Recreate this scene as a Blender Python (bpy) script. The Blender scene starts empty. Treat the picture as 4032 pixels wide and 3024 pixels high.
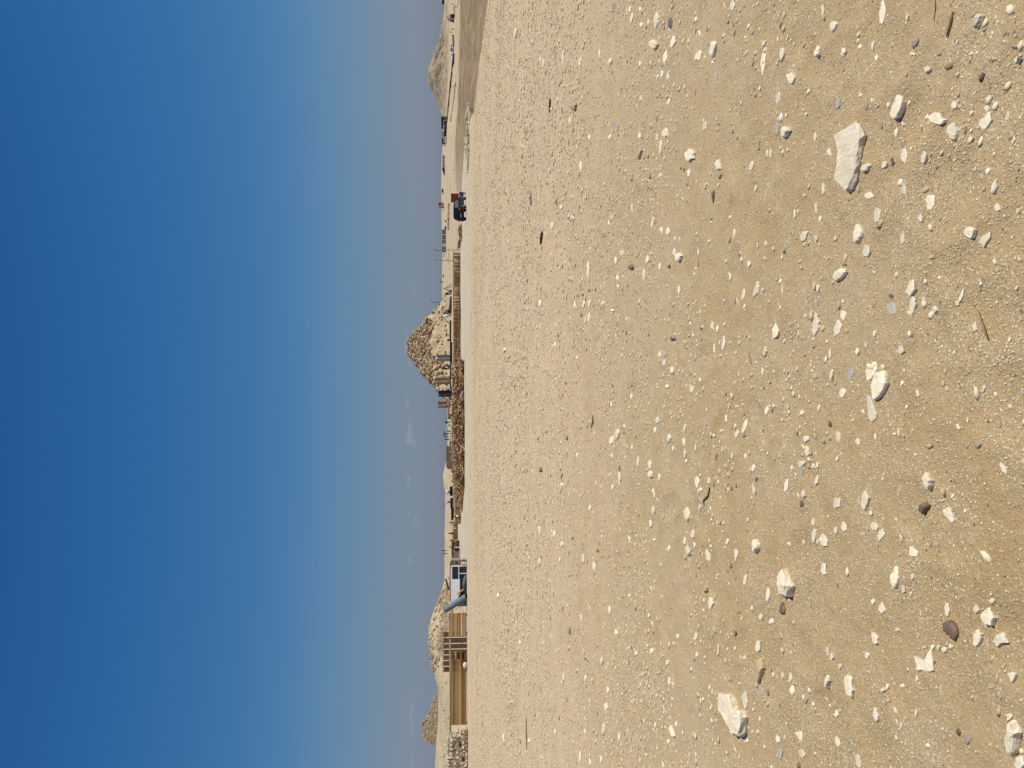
import bpy, bmesh, math, random
import numpy as np
from mathutils import Vector, Matrix, Euler
random.seed(7); rng = np.random.default_rng(11)
sc = bpy.context.scene
COL = sc.collection
# ------------------------------------------------------------------ camera
F = 3028.0; H = 1.55
TP = 226.0 / F; PIT = math.atan(TP); CP, SP = math.cos(PIT), math.sin(PIT)
cam_d = bpy.data.cameras.new('camera'); cam = bpy.data.objects.new('camera', cam_d); COL.objects.link(cam)
cam_d.sensor_fit = 'HORIZONTAL'; cam_d.sensor_width = 36; cam_d.lens = F / 4032 * 36
cam_d.clip_start = 0.05; cam_d.clip_end = 20000
m = Matrix(((0, 1, 0, 0), (-SP, 0, -CP, 0), (-CP, 0, SP, H), (0, 0, 0, 1)))
cam.matrix_world = m
sc.camera = cam
# ------------------------------------------------------------------ light
SUN_EL, SUN_AZ = math.radians(57), math.radians(97)      # azimuth from +Y towards +X
sd = Vector((math.sin(SUN_AZ) * math.cos(SUN_EL), math.cos(SUN_AZ) * math.cos(SUN_EL), math.sin(SUN_EL)))
sl = bpy.data.lights.new('sun', 'SUN'); sl.energy = 4.1; sl.angle = math.radians(0.53); sl.color = (1.0, 0.94, 0.83)
so = bpy.data.objects.new('sun', sl); COL.objects.link(so); so.location = (0, 0, 60)
so.rotation_euler = sd.to_track_quat('Z', 'Y').to_euler()
w = bpy.data.worlds.new('World'); sc.world = w; w.use_nodes = True
nt = w.node_tree; nt.nodes.clear()
def N(t, ty, **k):
    n = t.nodes.new(ty)
    for a, b in k.items(): setattr(n, a, b)
    return n
wo = N(nt, 'ShaderNodeOutputWorld'); bg = N(nt, 'ShaderNodeBackground'); bg.inputs[1].default_value = 0.1
sky = N(nt, 'ShaderNodeTexSky', sky_type='NISHITA', sun_disc=False)
sky.sun_elevation = SUN_EL; sky.sun_rotation = SUN_AZ
sky.altitude = 100; sky.air_density = 1.0; sky.dust_density = 1.2; sky.ozone_density = 1.5
geo = N(nt, 'ShaderNodeNewGeometry'); sep = N(nt, 'ShaderNodeSeparateXYZ')
tc = N(nt, 'ShaderNodeTexCoord')
nt.links.new(tc.outputs['Generated'], sep.inputs[0])
ramp = N(nt, 'ShaderNodeValToRGB'); 
SKYRAMP = [(0.0, (1, 1, 1)), (1.0, (1, 1, 1))]
SKYRAMP = [(0.0, (0.4845, 0.5457, 0.8118)), (0.0295, (0.4845, 0.5457, 0.8118)), (0.0781, (0.4785, 0.5209, 0.6568)), (0.1101, (0.4417, 0.546, 0.6775)), (0.157, (0.3764, 0.5742, 0.7264)), (0.2026, (0.2954, 0.5531, 0.7565)), (0.2467, (0.2511, 0.5285, 0.763)), (0.3026, (0.2123, 0.5192, 0.79)), (0.3799, (0.1751, 0.4953, 0.8183)), (0.4491, (0.1466, 0.4574, 0.801)), (0.4907, (0.1337, 0.4114, 0.7682)), (1.0, (0.2, 0.33, 0.42))]
GRAD = [(0.0, (0.2156, 0.2578, 0.323)), (0.0295, (0.2156, 0.2578, 0.323)), (0.0781, (0.1916, 0.2624, 0.3513)), (0.1101, (0.1559, 0.2584, 0.3811)), (0.157, (0.1124, 0.2424, 0.407)), (0.2026, (0.076, 0.2083, 0.4074)), (0.2467, (0.0576, 0.1816, 0.3914)), (0.3026, (0.0432, 0.1598, 0.3814)), (0.3799, (0.0311, 0.1356, 0.3646)), (0.4491, (0.0241, 0.1155, 0.3354)), (0.4907, (0.0219, 0.1001, 0.311)), (1.0, (0.03, 0.06, 0.125))]
els = ramp.color_ramp.elements
for i, (p, c) in enumerate(SKYRAMP):
    e = els[i] if i < 2 else els.new(p)
for i, (p, c) in enumerate(SKYRAMP):
    els[i].position = p; els[i].color = (*c, 1)
nt.links.new(sep.outputs['Z'], ramp.inputs[0])
mul = N(nt, 'ShaderNodeMix', data_type='RGBA', blend_type='MULTIPLY'); mul.inputs[0].default_value = 1
nt.links.new(sky.outputs[0], mul.inputs[6]); nt.links.new(ramp.outputs[0], mul.inputs[7])
# even out the band round the horizon: dusty air, the same grey-blue in every direction
gr_ = N(nt, 'ShaderNodeValToRGB'); ge = gr_.color_ramp.elements
for i, (p, c) in enumerate(GRAD):
    e = ge[i] if i < 2 else ge.new(p)
for i, (p, c) in enumerate(GRAD): ge[i].position = p; ge[i].color = (*c, 1)
nt.links.new(sep.outputs['Z'], gr_.inputs[0])
gs = N(nt, 'ShaderNodeVectorMath', operation='SCALE'); gs.inputs['Scale'].default_value = 10; nt.links.new(gr_.outputs[0], gs.inputs[0])
mg = N(nt, 'ShaderNodeMix', data_type='RGBA'); mg.inputs[0].default_value = .6
nt.links.new(mul.outputs[2], mg.inputs[6]); nt.links.new(gs.outputs[0], mg.inputs[7])
# thin wisps of cloud in a band low over the horizon, all the way round
mp = N(nt, 'ShaderNodeMapping'); mp.inputs['Scale'].default_value = (1, 1, 3.2); mp.inputs['Location'].default_value = (3.3, 1.7, .4)
nt.links.new(tc.outputs['Generated'], mp.inputs[0])
ns = N(nt, 'ShaderNodeTexNoise'); ns.inputs['Scale'].default_value = 24; ns.inputs['Detail'].default_value = 7; ns.inputs['Roughness'].default_value = .6
nt.links.new(mp.outputs[0], ns.inputs['Vector'])
nr = N(nt, 'ShaderNodeMapRange'); nr.inputs[1].default_value = .57; nr.inputs[2].default_value = .8
nt.links.new(ns.outputs[0], nr.inputs[0])
br = N(nt, 'ShaderNodeValToRGB'); br.color_ramp.elements[0].position = .04; br.color_ramp.elements[0].color = (0, 0, 0, 1)
e = br.color_ramp.elements.new(.055); e.color = (1, 1, 1, 1); e = br.color_ramp.elements.new(.06); e.color = (1, 1, 1, 1)
br.color_ramp.elements[-1].position = .069; br.color_ramp.elements[-1].color = (0, 0, 0, 1)
nt.links.new(sep.outputs['Z'], br.inputs[0])
mm = N(nt, 'ShaderNodeMath', operation='MULTIPLY'); xm = N(nt, 'ShaderNodeMapRange'); xm.inputs[1].default_value = .16; xm.inputs[2].default_value = .02; xm.inputs[3].default_value = .12; nt.links.new(sep.outputs['X'], xm.inputs[0])
mz = N(nt, 'ShaderNodeMath', operation='MULTIPLY'); nt.links.new(nr.outputs[0], mz.inputs[0]); nt.links.new(xm.outputs[0], mz.inputs[1]); nt.links.new(mz.outputs[0], mm.inputs[0]); nt.links.new(br.outputs[0], mm.inputs[1])
cl = N(nt, 'ShaderNodeMix', data_type='RGBA'); cl.inputs[7].default_value = (3.35, 3.6, 4.05, 1)
nt.links.new(mm.outputs[0], cl.inputs[0]); nt.links.new(mg.outputs[2], cl.inputs[6])
nt.links.new(cl.outputs[2], bg.inputs[0]); nt.links.new(bg.outputs[0], wo.inputs[0])
sc.view_settings.view_transform = 'Standard'; sc.view_settings.look = 'None'
sc.view_settings.exposure = 0; sc.view_settings.gamma = 1; sc.view_settings.use_curve_mapping = False
sc.render.engine = 'CYCLES'
sc.cycles.max_bounces = 5; sc.cycles.diffuse_bounces = 3
# ------------------------------------------------------------------ projection helpers (a spot in the photograph -> a place in the world)
def Zr(row, Y): return H - Y * math.tan(PIT + math.atan((row - 2016) / F))
def Zra(row, Y): return H - Y * np.tan(PIT + np.arctan((row - 2016) / F))
def P(px, py, Y):
    z = Zr(px, Y); dep = Y * CP - (z - H) * SP
    return Vector(((1512 - py) / F * dep, Y, z))
def G(px, py, z=0.0):
    a = math.tan(PIT + math.atan((px - 2016) / F)); Y = (H - z) / a
    dep = Y * CP - (z - H) * SP
    return Vector(((1512 - py) / F * dep, Y, z))
def XY(py, Y): return (1512 - py) / F * Y
# ------------------------------------------------------------------ noise
def _h(i, j, s):
    v = np.sin(i * 127.1 + j * 311.7 + s * 74.7) * 43758.5453
    return v - np.floor(v)
def vn(x, y, s=0):
    x = np.asarray(x, float); y = np.asarray(y, float)
    i = np.floor(x); j = np.floor(y); fx = x - i; fy = y - j
    fx = fx * fx * (3 - 2 * fx); fy = fy * fy * (3 - 2 * fy)
    a = _h(i, j, s); b = _h(i + 1, j, s); c = _h(i, j + 1, s); d = _h(i + 1, j + 1, s)
    return (a + (b - a) * fx) * (1 - fy) + (c + (d - c) * fx) * fy
def fbm(x, y, s=0, o=4):
    r = 0; a = .5; t = 0
    for k in range(o):
        r = r + a * vn(x * 2 ** k, y * 2 ** k, s + k * 13); t += a; a *= .5
    return r / t
def sst(t): t = np.clip(t, 0, 1); return t * t * (3 - 2 * t)
# ------------------------------------------------------------------ ground height
TY = np.array([60, 100, 130, 170, 190, 250, 330, 450, 650, 900], float)
TAB = {
 -900: (1915, 1870, 1850, 1828, 1820, 1808, 1795, 1778, 1756, 1751),
 0:    (1915, 1870, 1850, 1828, 1820, 1806, 1790, 1772, 1756, 1751),
 200:  (1900, 1866, 1845, 1826, 1816, 1802, 1788, 1771, 1757, 1753),
 400:  (1866, 1850, 1838, 1816, 1808, 1798, 1783, 1765, 1757, 1753),
 560:  (1868, 1837, 1826, 1812, 1800, 1785, 1770, 1760, 1754, 1742),
 700:  (1868, 1837, 1826, 1814, 1802, 1782, 1768, 1758, 1752, 1737),
 850:  (1868, 1837, 1826, 1816, 1804, 1782, 1768, 1758, 1750, 1738),
 1000: (1868, 1837, 1826, 1813, 1806, 1784, 1770, 1757, 1747, 1741),
 1150: (1868, 1837, 1826, 1813, 1800, 1788, 1774, 1760, 1747, 1740),
 1250: (1868, 1837, 1826, 1815, 1776, 1776, 1774, 1768, 1760, 1745),
 1400: (1868, 1837, 1826, 1815, 1773, 1773, 1772, 1770, 1766, 1762),
 1600: (1868, 1837, 1828, 1820, 1776, 1774, 1770, 1767, 1764, 1762),
 1750: (1868, 1837, 1828, 1820, 1779, 1776, 1771, 1767, 1764, 1762),
 1900: (1868, 1837, 1828, 1822, 1783, 1778, 1770, 1763, 1757, 1756),
 2000: (1868, 1837, 1820, 1818, 1800, 1780, 1768, 1760, 1756, 1754),
 2100: (1868, 1838, 1819, 1808, 1800, 1780, 1768, 1760, 1754, 1752),
 2200: (1868, 1838, 1820, 1806, 1800, 1780, 1768, 1760, 1752, 1750),
 2350: (1868, 1838, 1826, 1812, 1804, 1785, 1770, 1760, 1752, 1750),
 3900: (1868, 1838, 1826, 1814, 1804, 1785, 1770, 1760, 1752, 1750)}
CK = np.array(sorted(TAB), float)
TZ = np.array([[Zr(r, y) for r, y in zip(TAB[int(k)], TY)] for k in CK])
YG = np.exp(np.linspace(math.log(20), math.log(4000), 400))
TG = np.array([np.interp(YG, np.r_[20, TY, 1300, 4000], np.r_[TZ[i][0] if k < 500 else 0, TZ[i], TZ[i][-1] * .8, -10]) for i, k in enumerate(CK)])
EDGE = np.array([(-900, 28), (0, 36), (145, 42), (235, 47), (280, 50), (381, 55), (435, 58), (470, 74), (500, 90), (562, 109), (686, 150), (760, 170), (1000, 172), (1100, 3000)], float)
def colof(X, Y):
    Y = np.maximum(Y, 1e-3); return 1512 - F * X / (Y * 1.0)
def edge(c): return np.interp(c, EDGE[:, 0], EDGE[:, 1])
def base_z(X, Y):
    X = np.asarray(X, float); Y = np.asarray(Y, float)
    c = np.clip(colof(X, np.where(Y > 1, Y, 1)), -900, 3900)
    ci = np.clip(np.searchsorted(CK, c) - 1, 0, len(CK) - 2); ct = (c - CK[ci]) / (CK[ci + 1] - CK[ci])
    ct = np.clip(ct, 0, 1); ct = ct * ct * (3 - 2 * ct)
    ly = (np.log(np.clip(Y, 20.001, 3999)) - math.log(20)) / (math.log(4000) - math.log(20)) * 399
    yi = np.clip(ly.astype(int), 0, 398); yt = ly - yi
    a = TG[ci, yi] * (1 - yt) + TG[ci, yi + 1] * yt; b = TG[ci + 1, yi] * (1 - yt) + TG[ci + 1, yi + 1] * yt
    v = a * (1 - ct) + b * ct
    E = edge(c)
    E = E * (1 + .03 * (fbm(c / 60, c * 0, 5) - .5))
    k = sst((Y - E) / (1.5 + .08 * E)); k = np.where(c > 1000, sst((Y - 92) / 14), k)
    k = np.where((c > 760) & (c <= 1000), sst((Y - 150) / 25), k)
    k = np.where(Y < 20, 0, k)
    rough = (fbm(X / 9, Y / 9, 3) - .5) * 1.1 + (fbm(X / 2.2, Y / 2.2, 8) - .5) * .5
    far = sst((Y - 300) / 250)
    rk = np.interp(c, [-900, 500, 640, 5000], [1, .9, .12, .06])
    return k * (v + rough * rk * (1 - .5 * far))
def micro(X, Y):
    R = np.hypot(X, Y)
    n = (fbm(X / 3.2, Y / 3.2, 21, 3) - .5) * .05 * sst(R / 6) + (fbm(X / .55, Y / .55, 31, 3) - .5) * .016 + (fbm(X / .2 + 3, Y / .2, 37, 2) - .5) * .011 + (vn(X / .09, Y / .09, 41) - .5) * .0045
    return n
_r = random.Random(5); DENTS = []
while len(DENTS) < 110:
    _d = 1.9 + 9 * _r.random() ** 1.3; _a = _r.uniform(-.5, .5); DENTS.append((_d * math.sin(_a), _d * math.cos(_a), _r.uniform(0, 3.14), _r.uniform(.05, .10), _r.uniform(.10, .19), _r.uniform(.5, 1.2)))
def dents(X, Y):
    z = np.zeros(np.broadcast(X, Y).shape)
    for (x0, y0, a, sa, sb, am) in DENTS:
        m_ = (np.abs(X - x0) < .6) & (np.abs(Y - y0) < .6)
        if not m_.any(): continue
        dx = (X - x0)[m_]; dy = (Y - y0)[m_]; c, s_ = math.cos(a), math.sin(a)
        q = ((dx * c + dy * s_) / sa) ** 2 + ((-dx * s_ + dy * c) / sb) ** 2; rr_ = np.sqrt(q)
        z[m_] += .55 * am * (-.016 * np.exp(-q * .8) + .008 * np.exp(-((rr_ - 1.7) * 2.2) ** 2))
    return z
_mic = micro
def micro(X, Y): return _mic(X, Y) + dents(np.asarray(X, float), np.asarray(Y, float))
def gz(X, Y): return base_z(X, Y) + micro(X, Y)
def g1(X, Y): return float(gz(np.array([X]), np.array([Y]))[0])
# ------------------------------------------------------------------ tagging and mesh helpers
def tag(o, label=None, cat=None, group=None, kind=None):
    if label: o['label'] = label
    if cat: o['category'] = cat
    if group: o['group'] = group
    if kind: o['kind'] = kind
    return o
def link(name, me, mt=None, parent=None, smooth=False):
    o = bpy.data.objects.new(name, me); COL.objects.link(o)
    if mt and not me.materials: me.materials.append(mt)
    if parent: o.parent = parent
    if smooth and me.polygons: me.polygons.foreach_set('use_smooth', [True] * len(me.polygons))
    return o
def empty(name, label, cat, loc=(0, 0, 0), rz=0, group=None):
    o = bpy.data.objects.new(name, None); COL.objects.link(o); o.location = loc; o.rotation_euler[2] = rz
    o.empty_display_size = .1
    return tag(o, label, cat, group)
class MB:
    def __init__(s): s.v = []; s.f = []
    def add(s, vs, fs):
        n = len(s.v); s.v += [tuple(p) for p in vs]; s.f += [tuple(i + n for i in f) for f in fs]; return s
    def hexa(s, p):            # 8 points: bottom ring 4, top ring 4
        return s.add(p, [(3, 2, 1, 0), (4, 5, 6, 7), (0, 1, 5, 4), (1, 2, 6, 5), (2, 3, 7, 6), (3, 0, 4, 7)])
    def box(s, x0, x1, y0, y1, z0, z1):
        return s.hexa([(x0, y0, z0), (x1, y0, z0), (x1, y1, z0), (x0, y1, z0), (x0, y0, z1), (x1, y0, z1), (x1, y1, z1), (x0, y1, z1)])
    def cbox(s, c, sx, sy, sz, M=None):
        M = M or Matrix.Identity(3); c = Vector(c)
        q = [(-1, -1, -1), (1, -1, -1), (1, 1, -1), (-1, 1, -1), (-1, -1, 1), (1, -1, 1), (1, 1, 1), (-1, 1, 1)]
        return s.hexa([c + M @ Vector((a * sx / 2, b * sy / 2, d * sz / 2)) for a, b, d in q])
    def bar(s, a, b, wd, ht=None, up=Vector((0, 0, 1))):
        a = Vector(a); b = Vector(b); ht = ht or wd; d = b - a
        z = d.normalized(); x = z.cross(up)
        if x.length < .01: x = z.cross(Vector((0, 1, 0)))
        x.normalize(); y = x.cross(z)
        return s.cbox((a + b) / 2, wd, ht, d.length, Matrix((x, y, z)).transposed())
    def tube(s, pts, rad, n=8, cap=True):
        pts = [Vector(p) for p in pts]; r = rad if hasattr(rad, '__len__') else [rad] * len(pts); rings = []
        base = len(s.v); vs = []
        for i, p in enumerate(pts):
            d = (pts[min(i + 1, len(pts) - 1)] - pts[max(i - 1, 0)]).normalized()
            x = d.cross(Vector((0, 0, 1)))
            if x.length < .05: x = d.cross(Vector((0, 1, 0)))
            x.normalize(); y = x.cross(d)
            for k in range(n):
                a = 2 * math.pi * k / n; vs.append(p + r[i] * (x * math.cos(a) + y * math.sin(a)))
        fs = []
        for i in range(len(pts) - 1):
            for k in range(n):
                k2 = (k + 1) % n; fs.append((i * n + k, i * n + k2, (i + 1) * n + k2, (i + 1) * n + k))
        if cap: fs.append(tuple(range(n))[::-1]); fs.append(tuple((len(pts) - 1) * n + k for k in range(n)))
        return s.add(vs, fs)
    def ell(s, c, rx, ry, rz, n=10, m=6):
        vs = [(c[0], c[1], c[2] - rz)]
        for i in range(1, m):
            t = math.pi * i / m
            for k in range(n):
                a = 2 * math.pi * k / n
                vs.append((c[0] + rx * math.sin(t) * math.cos(a), c[1] + ry * math.sin(t) * math.sin(a), c[2] - rz * math.cos(t)))
        vs.append((c[0], c[1], c[2] + rz)); fs = []
        for k in range(n): fs.append((0, 1 + (k + 1) % n, 1 + k))
        for i in range(m - 2):
            for k in range(n):
                a = 1 + i * n; fs.append((a + k, a + (k + 1) % n, a + n + (k + 1) % n, a + n + k))
        L = len(vs) - 1; a = 1 + (m - 2) * n
        for k in range(n): fs.append((L, a + k, a + (k + 1) % n))
        return s.add(vs, fs)
    def build(s, name, mt, parent=None, smooth=False, bevel=0):
        me = bpy.data.meshes.new(name); me.from_pydata(s.v, [], s.f); me.update()
        o = link(name, me, mt, parent, smooth)
        if bevel:
            b = o.modifiers.new('bevel', 'BEVEL'); b.width = bevel; b.segments = 1
        return o
def big_mesh(name, V, Fa, nper, mt, smooth=False, attrs=None):
    me = bpy.data.meshes.new(name); nf = len(Fa)
    me.vertices.add(len(V)); me.vertices.foreach_set('co', np.ascontiguousarray(V, np.float32).ravel())
    me.loops.add(nf * nper); me.loops.foreach_set('vertex_index', np.ascontiguousarray(Fa, np.int32).ravel())
    me.polygons.add(nf); me.polygons.foreach_set('loop_start', np.arange(nf, dtype=np.int32) * nper)
    me.polygons.foreach_set('loop_total', np.full(nf, nper, np.int32))
    if smooth: me.polygons.foreach_set('use_smooth', np.ones(nf, bool))
    me.update(calc_edges=True); me.validate()
    for k, a in (attrs or {}).items():
        at = me.attributes.new(k, 'FLOAT', 'POINT'); at.data.foreach_set('value', np.ascontiguousarray(a, np.float32))
    me.materials.append(mt)
    o = bpy.data.objects.new(name, me); COL.objects.link(o); return o
# ------------------------------------------------------------------ materials
MATS = {}
def mat(name, c1, c2=None, rough=.9, scale=8, bump=0, bscale=40, rand=0.0, metal=0, spec=.3, stretch=None, coord='Object', detail=5, emit=None):
    if name in MATS: return MATS[name]
    c2 = c2 or c1
    m = bpy.data.materials.new(name); m.use_nodes = True; t = m.node_tree; b = t.nodes['Principled BSDF']
    b.inputs['Roughness'].default_value = rough; b.inputs['Metallic'].default_value = metal
    b.inputs['Specular IOR Level'].default_value = spec
    co = N(t, 'ShaderNodeTexCoord'); mp = N(t, 'ShaderNodeMapping'); t.links.new(co.outputs[coord], mp.inputs[0])
    if stretch: mp.inputs['Scale'].default_value = stretch
    no = N(t, 'ShaderNodeTexNoise'); no.inputs['Scale'].default_value = scale; no.inputs['Detail'].default_value = detail; no.inputs['Roughness'].default_value = .6
    t.links.new(mp.outputs[0], no.inputs['Vector'])
    mr = N(t, 'ShaderNodeMapRange'); mr.inputs[1].default_value = .35; mr.inputs[2].default_value = .65; t.links.new(no.outputs[0], mr.inputs[0])
    mx = N(t, 'ShaderNodeMix', data_type='RGBA'); mx.inputs[6].default_value = (*c1, 1); mx.inputs[7].default_value = (*c2, 1)
    t.links.new(mr.outputs[0], mx.inputs[0]); out = mx.outputs[2]
    if rand:
        oi = N(t, 'ShaderNodeObjectInfo'); r = N(t, 'ShaderNodeMapRange'); r.inputs[3].default_value = 1 - rand; r.inputs[4].default_value = 1 + rand
        t.links.new(oi.outputs['Random'], r.inputs[0])
        hs = N(t, 'ShaderNodeHueSaturation'); t.links.new(r.outputs[0], hs.inputs['Value']); t.links.new(out, hs.inputs['Color']); out = hs.outputs[0]
    t.links.new(out, b.inputs['Base Color'])
    if bump:
        n2 = N(t, 'ShaderNodeTexNoise'); n2.inputs['Scale'].default_value = bscale; n2.inputs['Detail'].default_value = 6
        t.links.new(mp.outputs[0], n2.inputs['Vector'])
        bp = N(t, 'ShaderNodeBump'); bp.inputs['Strength'].default_value = 1; bp.inputs['Distance'].default_value = bump
        t.links.new(n2.outputs[0], bp.inputs['Height']); t.links.new(bp.outputs[0], b.inputs['Normal'])
    MATS[name] = m; return m
LIME = mat('pale_limestone', (.72, .61, .42), (.86, .77, .59), scale=16, bump=.006, bscale=60, rand=.14)
LIMEG = mat('grey_limestone', (.42, .40, .35), (.52, .49, .42), scale=12, bump=.006, bscale=50, rand=.12)
TANS = mat('tan_sandstone', (.42, .32, .2), (.56, .45, .3), scale=14, bump=.006, bscale=50, rand=.15)
ORNG = mat('ochre_sandstone', (.5, .34, .17), (.62, .46, .27), scale=10, bump=.008, bscale=40)
BRNS = mat('brown_flint', (.15, .095, .06), (.23, .155, .105), rough=.55, scale=18, bump=.002, bscale=40, rand=.2)
PINK = mat('mauve_pebble', (.35, .26, .21), (.44, .35, .28), rough=.7, scale=14, bump=.002, rand=.1)
DARK = mat('dark_grey_stone', (.1, .105, .12), (.17, .17, .18), rough=.7, scale=12, bump=.003, rand=.2)
TWIG = mat('dry_twig', (.33, .22, .1), (.46, .33, .17), scale=20, bump=.001)
TWIGD = mat('dark_twig', (.1, .07, .045), (.17, .12, .08), scale=20)
MK = {'w': LIME, 'g': LIMEG, 't': TANS, 'o': ORNG, 'b': BRNS, 'p': PINK, 'd': DARK}
# ground material: sand with grit, browner soil in the hollow, chalky road
def ground_mat():
    m = bpy.data.materials.new('desert_ground'); m.use_nodes = True; t = m.node_tree; b = t.nodes['Principled BSDF']; L = t.links.new
    b.inputs['Roughness'].default_value = .95; b.inputs['Specular IOR Level'].default_value = .15
    co = N(t, 'ShaderNodeTexCoord')
    def noise(sc_, det=5, ro=.6, vec=None):
        n = N(t, 'ShaderNodeTexNoise'); n.inputs['Scale'].default_value = sc_; n.inputs['Detail'].default_value = det; n.inputs['Roughness'].default_value = ro
        L(vec or co.outputs['Object'], n.inputs['Vector']); return n.outputs[0]
    def rng_(v, a, b_, c=0, d=1):
        r = N(t, 'ShaderNodeMapRange'); r.inputs[1].default_value = a; r.inputs[2].default_value = b_; r.inputs[3].default_value = c; r.inputs[4].default_value = d
        L(v, r.inputs[0]); return r.outputs[0]
    def mix(f, a, b_):
        x = N(t, 'ShaderNodeMix', data_type='RGBA')
        if isinstance(f, float): x.inputs[0].default_value = f
        else: L(f, x.inputs[0])
        for i, v in ((6, a), (7, b_)):
            if isinstance(v, tuple): x.inputs[i].default_value = (*v, 1)
            else: L(v, x.inputs[i])
        return x.outputs[2]
    def attr(n):
        a = N(t, 'ShaderNodeAttribute'); a.attribute_name = n; return a.outputs['Fac']
    sand = mix(rng_(noise(2.2, 4), .38, .62), SAND1, SAND2)
    sand = mix(rng_(noise(.5, 3), .4, .62), sand, SAND3)
    sand = mix(rng_(noise(.12, 4), .42, .6, 0, .6), sand, SAND4)
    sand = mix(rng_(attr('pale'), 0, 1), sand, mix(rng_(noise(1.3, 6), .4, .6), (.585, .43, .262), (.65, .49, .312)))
    # grit: pale and dark grains, each with its own random tone
    for s_, amt, seed in ((85, .8, 0), (190, .75, 3), (400, .6, 5)):
        v = N(t, 'ShaderNodeTexVoronoi'); v.inputs['Scale'].default_value = s_; v.inputs['Randomness'].default_value = 1
        L(co.outputs['Object'], v.inputs['Vector'])
        sp = N(t, 'ShaderNodeSeparateColor'); L(v.outputs['Color'], sp.inputs[0])
        near = rng_(v.outputs['Distance'], .32, .42, 1, 0)
        pick = rng_(sp.outputs[0], .48, .52)
        cl_ = rng_(noise(3.5, 4), .4, .6, .35, 1)
        mu = N(t, 'ShaderNodeMath', operation='MULTIPLY'); L(near, mu.inputs[0]); L(pick, mu.inputs[1])
        mu2 = N(t, 'ShaderNodeMath', operation='MULTIPLY'); L(mu.outputs[0], mu2.inputs[0]); L(cl_, mu2.inputs[1])
        mu3 = N(t, 'ShaderNodeMath', operation='MULTIPLY'); L(mu2.outputs[0], mu3.inputs[0]); mu3.inputs[1].default_value = amt
        tone = N(t, 'ShaderNodeValToRGB'); tone.color_ramp.elements[0].color = (.2, .15, .1, 1); tone.color_ramp.elements[1].color = (.86, .78, .58, 1)
        tone.color_ramp.elements[0].position = .05; e = tone.color_ramp.elements.new(.25); e.color = (.55, .46, .32, 1)
        L(sp.outputs[1], tone.inputs[0])
        sand = mix(mu3.outputs[0], sand, tone.outputs[0])
    road = mix(rng_(noise(.35, 6), .35, .65), (.53, .445, .325), (.60, .52, .395))
    soil = mix(rng_(noise(.16, 7, .7), .42, .58), (.23, .16, .09), (.36, .265, .16))
    soil = mix(rng_(noise(.7, 8, .75), .5, .62, 0, .8), soil, (.22, .16, .095))
    dune = mix(rng_(noise(.05, 7, .6), .4, .6), (.50, .39, .25), (.56, .45, .30))
    track = mix(rng_(noise(.6, 5), .35, .65), (.52, .40, .25), (.58, .46, .30))
    c = mix(attr('road'), sand, road); c = mix(attr('track'), c, track); c = mix(attr('soil'), c, soil); c = mix(attr('dune'), c, dune)
    L(c, b.inputs['Base Color'])
    h1 = noise(60, 6, .7); h2 = noise(7, 5, .6); h3 = noise(1.1, 6, .65)
    vb = N(t, 'ShaderNodeTexVoronoi'); vb.inputs['Scale'].default_value = 85; L(co.outputs['Object'], vb.inputs['Vector'])
    vb2 = N(t, 'ShaderNodeTexVoronoi'); vb2.inputs['Scale'].default_value = 190; L(co.outputs['Object'], vb2.inputs['Vector'])
    hb = N(t, 'ShaderNodeMath', operation='ADD'); L(rng_(vb.outputs['Distance'], .1, .5, .9, 0), hb.inputs[0]); L(rng_(vb2.outputs['Distance'], .1, .5, .5, 0), hb.inputs[1])
    bp0 = N(t, 'ShaderNodeBump'); bp0.inputs['Distance'].default_value = .0016; L(hb.outputs[0], bp0.inputs['Height'])
    bp = N(t, 'ShaderNodeBump'); bp.inputs['Distance'].default_value = .0055; L(h1, bp.inputs['Height']); L(bp0.outputs[0], bp.inputs['Normal'])
    b2 = N(t, 'ShaderNodeBump'); b2.inputs['Distance'].default_value = .03; b2.inputs['Strength'].default_value = .6; L(h2, b2.inputs['Height']); L(bp.outputs[0], b2.inputs['Normal'])
    b3 = N(t, 'ShaderNodeBump'); b3.inputs['Distance'].default_value = .35; L(h3, b3.inputs['Height']); L(b2.outputs[0], b3.inputs['Normal'])
    mxs = N(t, 'ShaderNodeMath', operation='MAXIMUM'); L(attr('soil'), mxs.inputs[0]); L(attr('dune'), mxs.inputs[1])
    m7 = N(t, 'ShaderNodeMath', operation='MULTIPLY'); L(mxs.outputs[0], m7.inputs[0]); m7.inputs[1].default_value = .8
    L(m7.outputs[0], b3.inputs['Strength'])
    L(b3.outputs[0], b.inputs['Normal'])
    return m
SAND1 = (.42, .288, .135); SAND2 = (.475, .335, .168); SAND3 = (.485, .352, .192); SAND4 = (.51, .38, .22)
GM = ground_mat()
# ------------------------------------------------------------------ ground sheet
az_f = np.radians(np.linspace(-33, 33, 560)); az_c = np.radians(np.linspace(33, 327, 74))[1:-1]
AZ = np.r_[az_f, az_c]
R = np.r_[0.02, np.exp(np.linspace(math.log(.4), math.log(1.3), 12)), np.exp(np.linspace(math.log(1.36), math.log(12), 400)), np.exp(np.linspace(math.log(12.1), math.log(3800), 440))]
RR, AA = np.meshgrid(R, AZ, indexing='ij')
gx = RR * np.sin(AA); gy = RR * np.cos(AA)
front = sst((np.cos(AA) - .25) / .3)
gzv = base_z(gx, np.where(gy > 1, gy, 1)) * np.where(gy > 1, 1, 0) * front + micro(gx, gy)
nR, nA = RR.shape
i = np.arange(nR - 1)[:, None]; j = np.arange(nA)[None, :]; j2 = (j + 1) % nA
FA = np.stack([i * nA + j, (i + 1) * nA + j, (i + 1) * nA + j2, i * nA + j2], -1).reshape(-1, 4)[:, ::-1]
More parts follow.
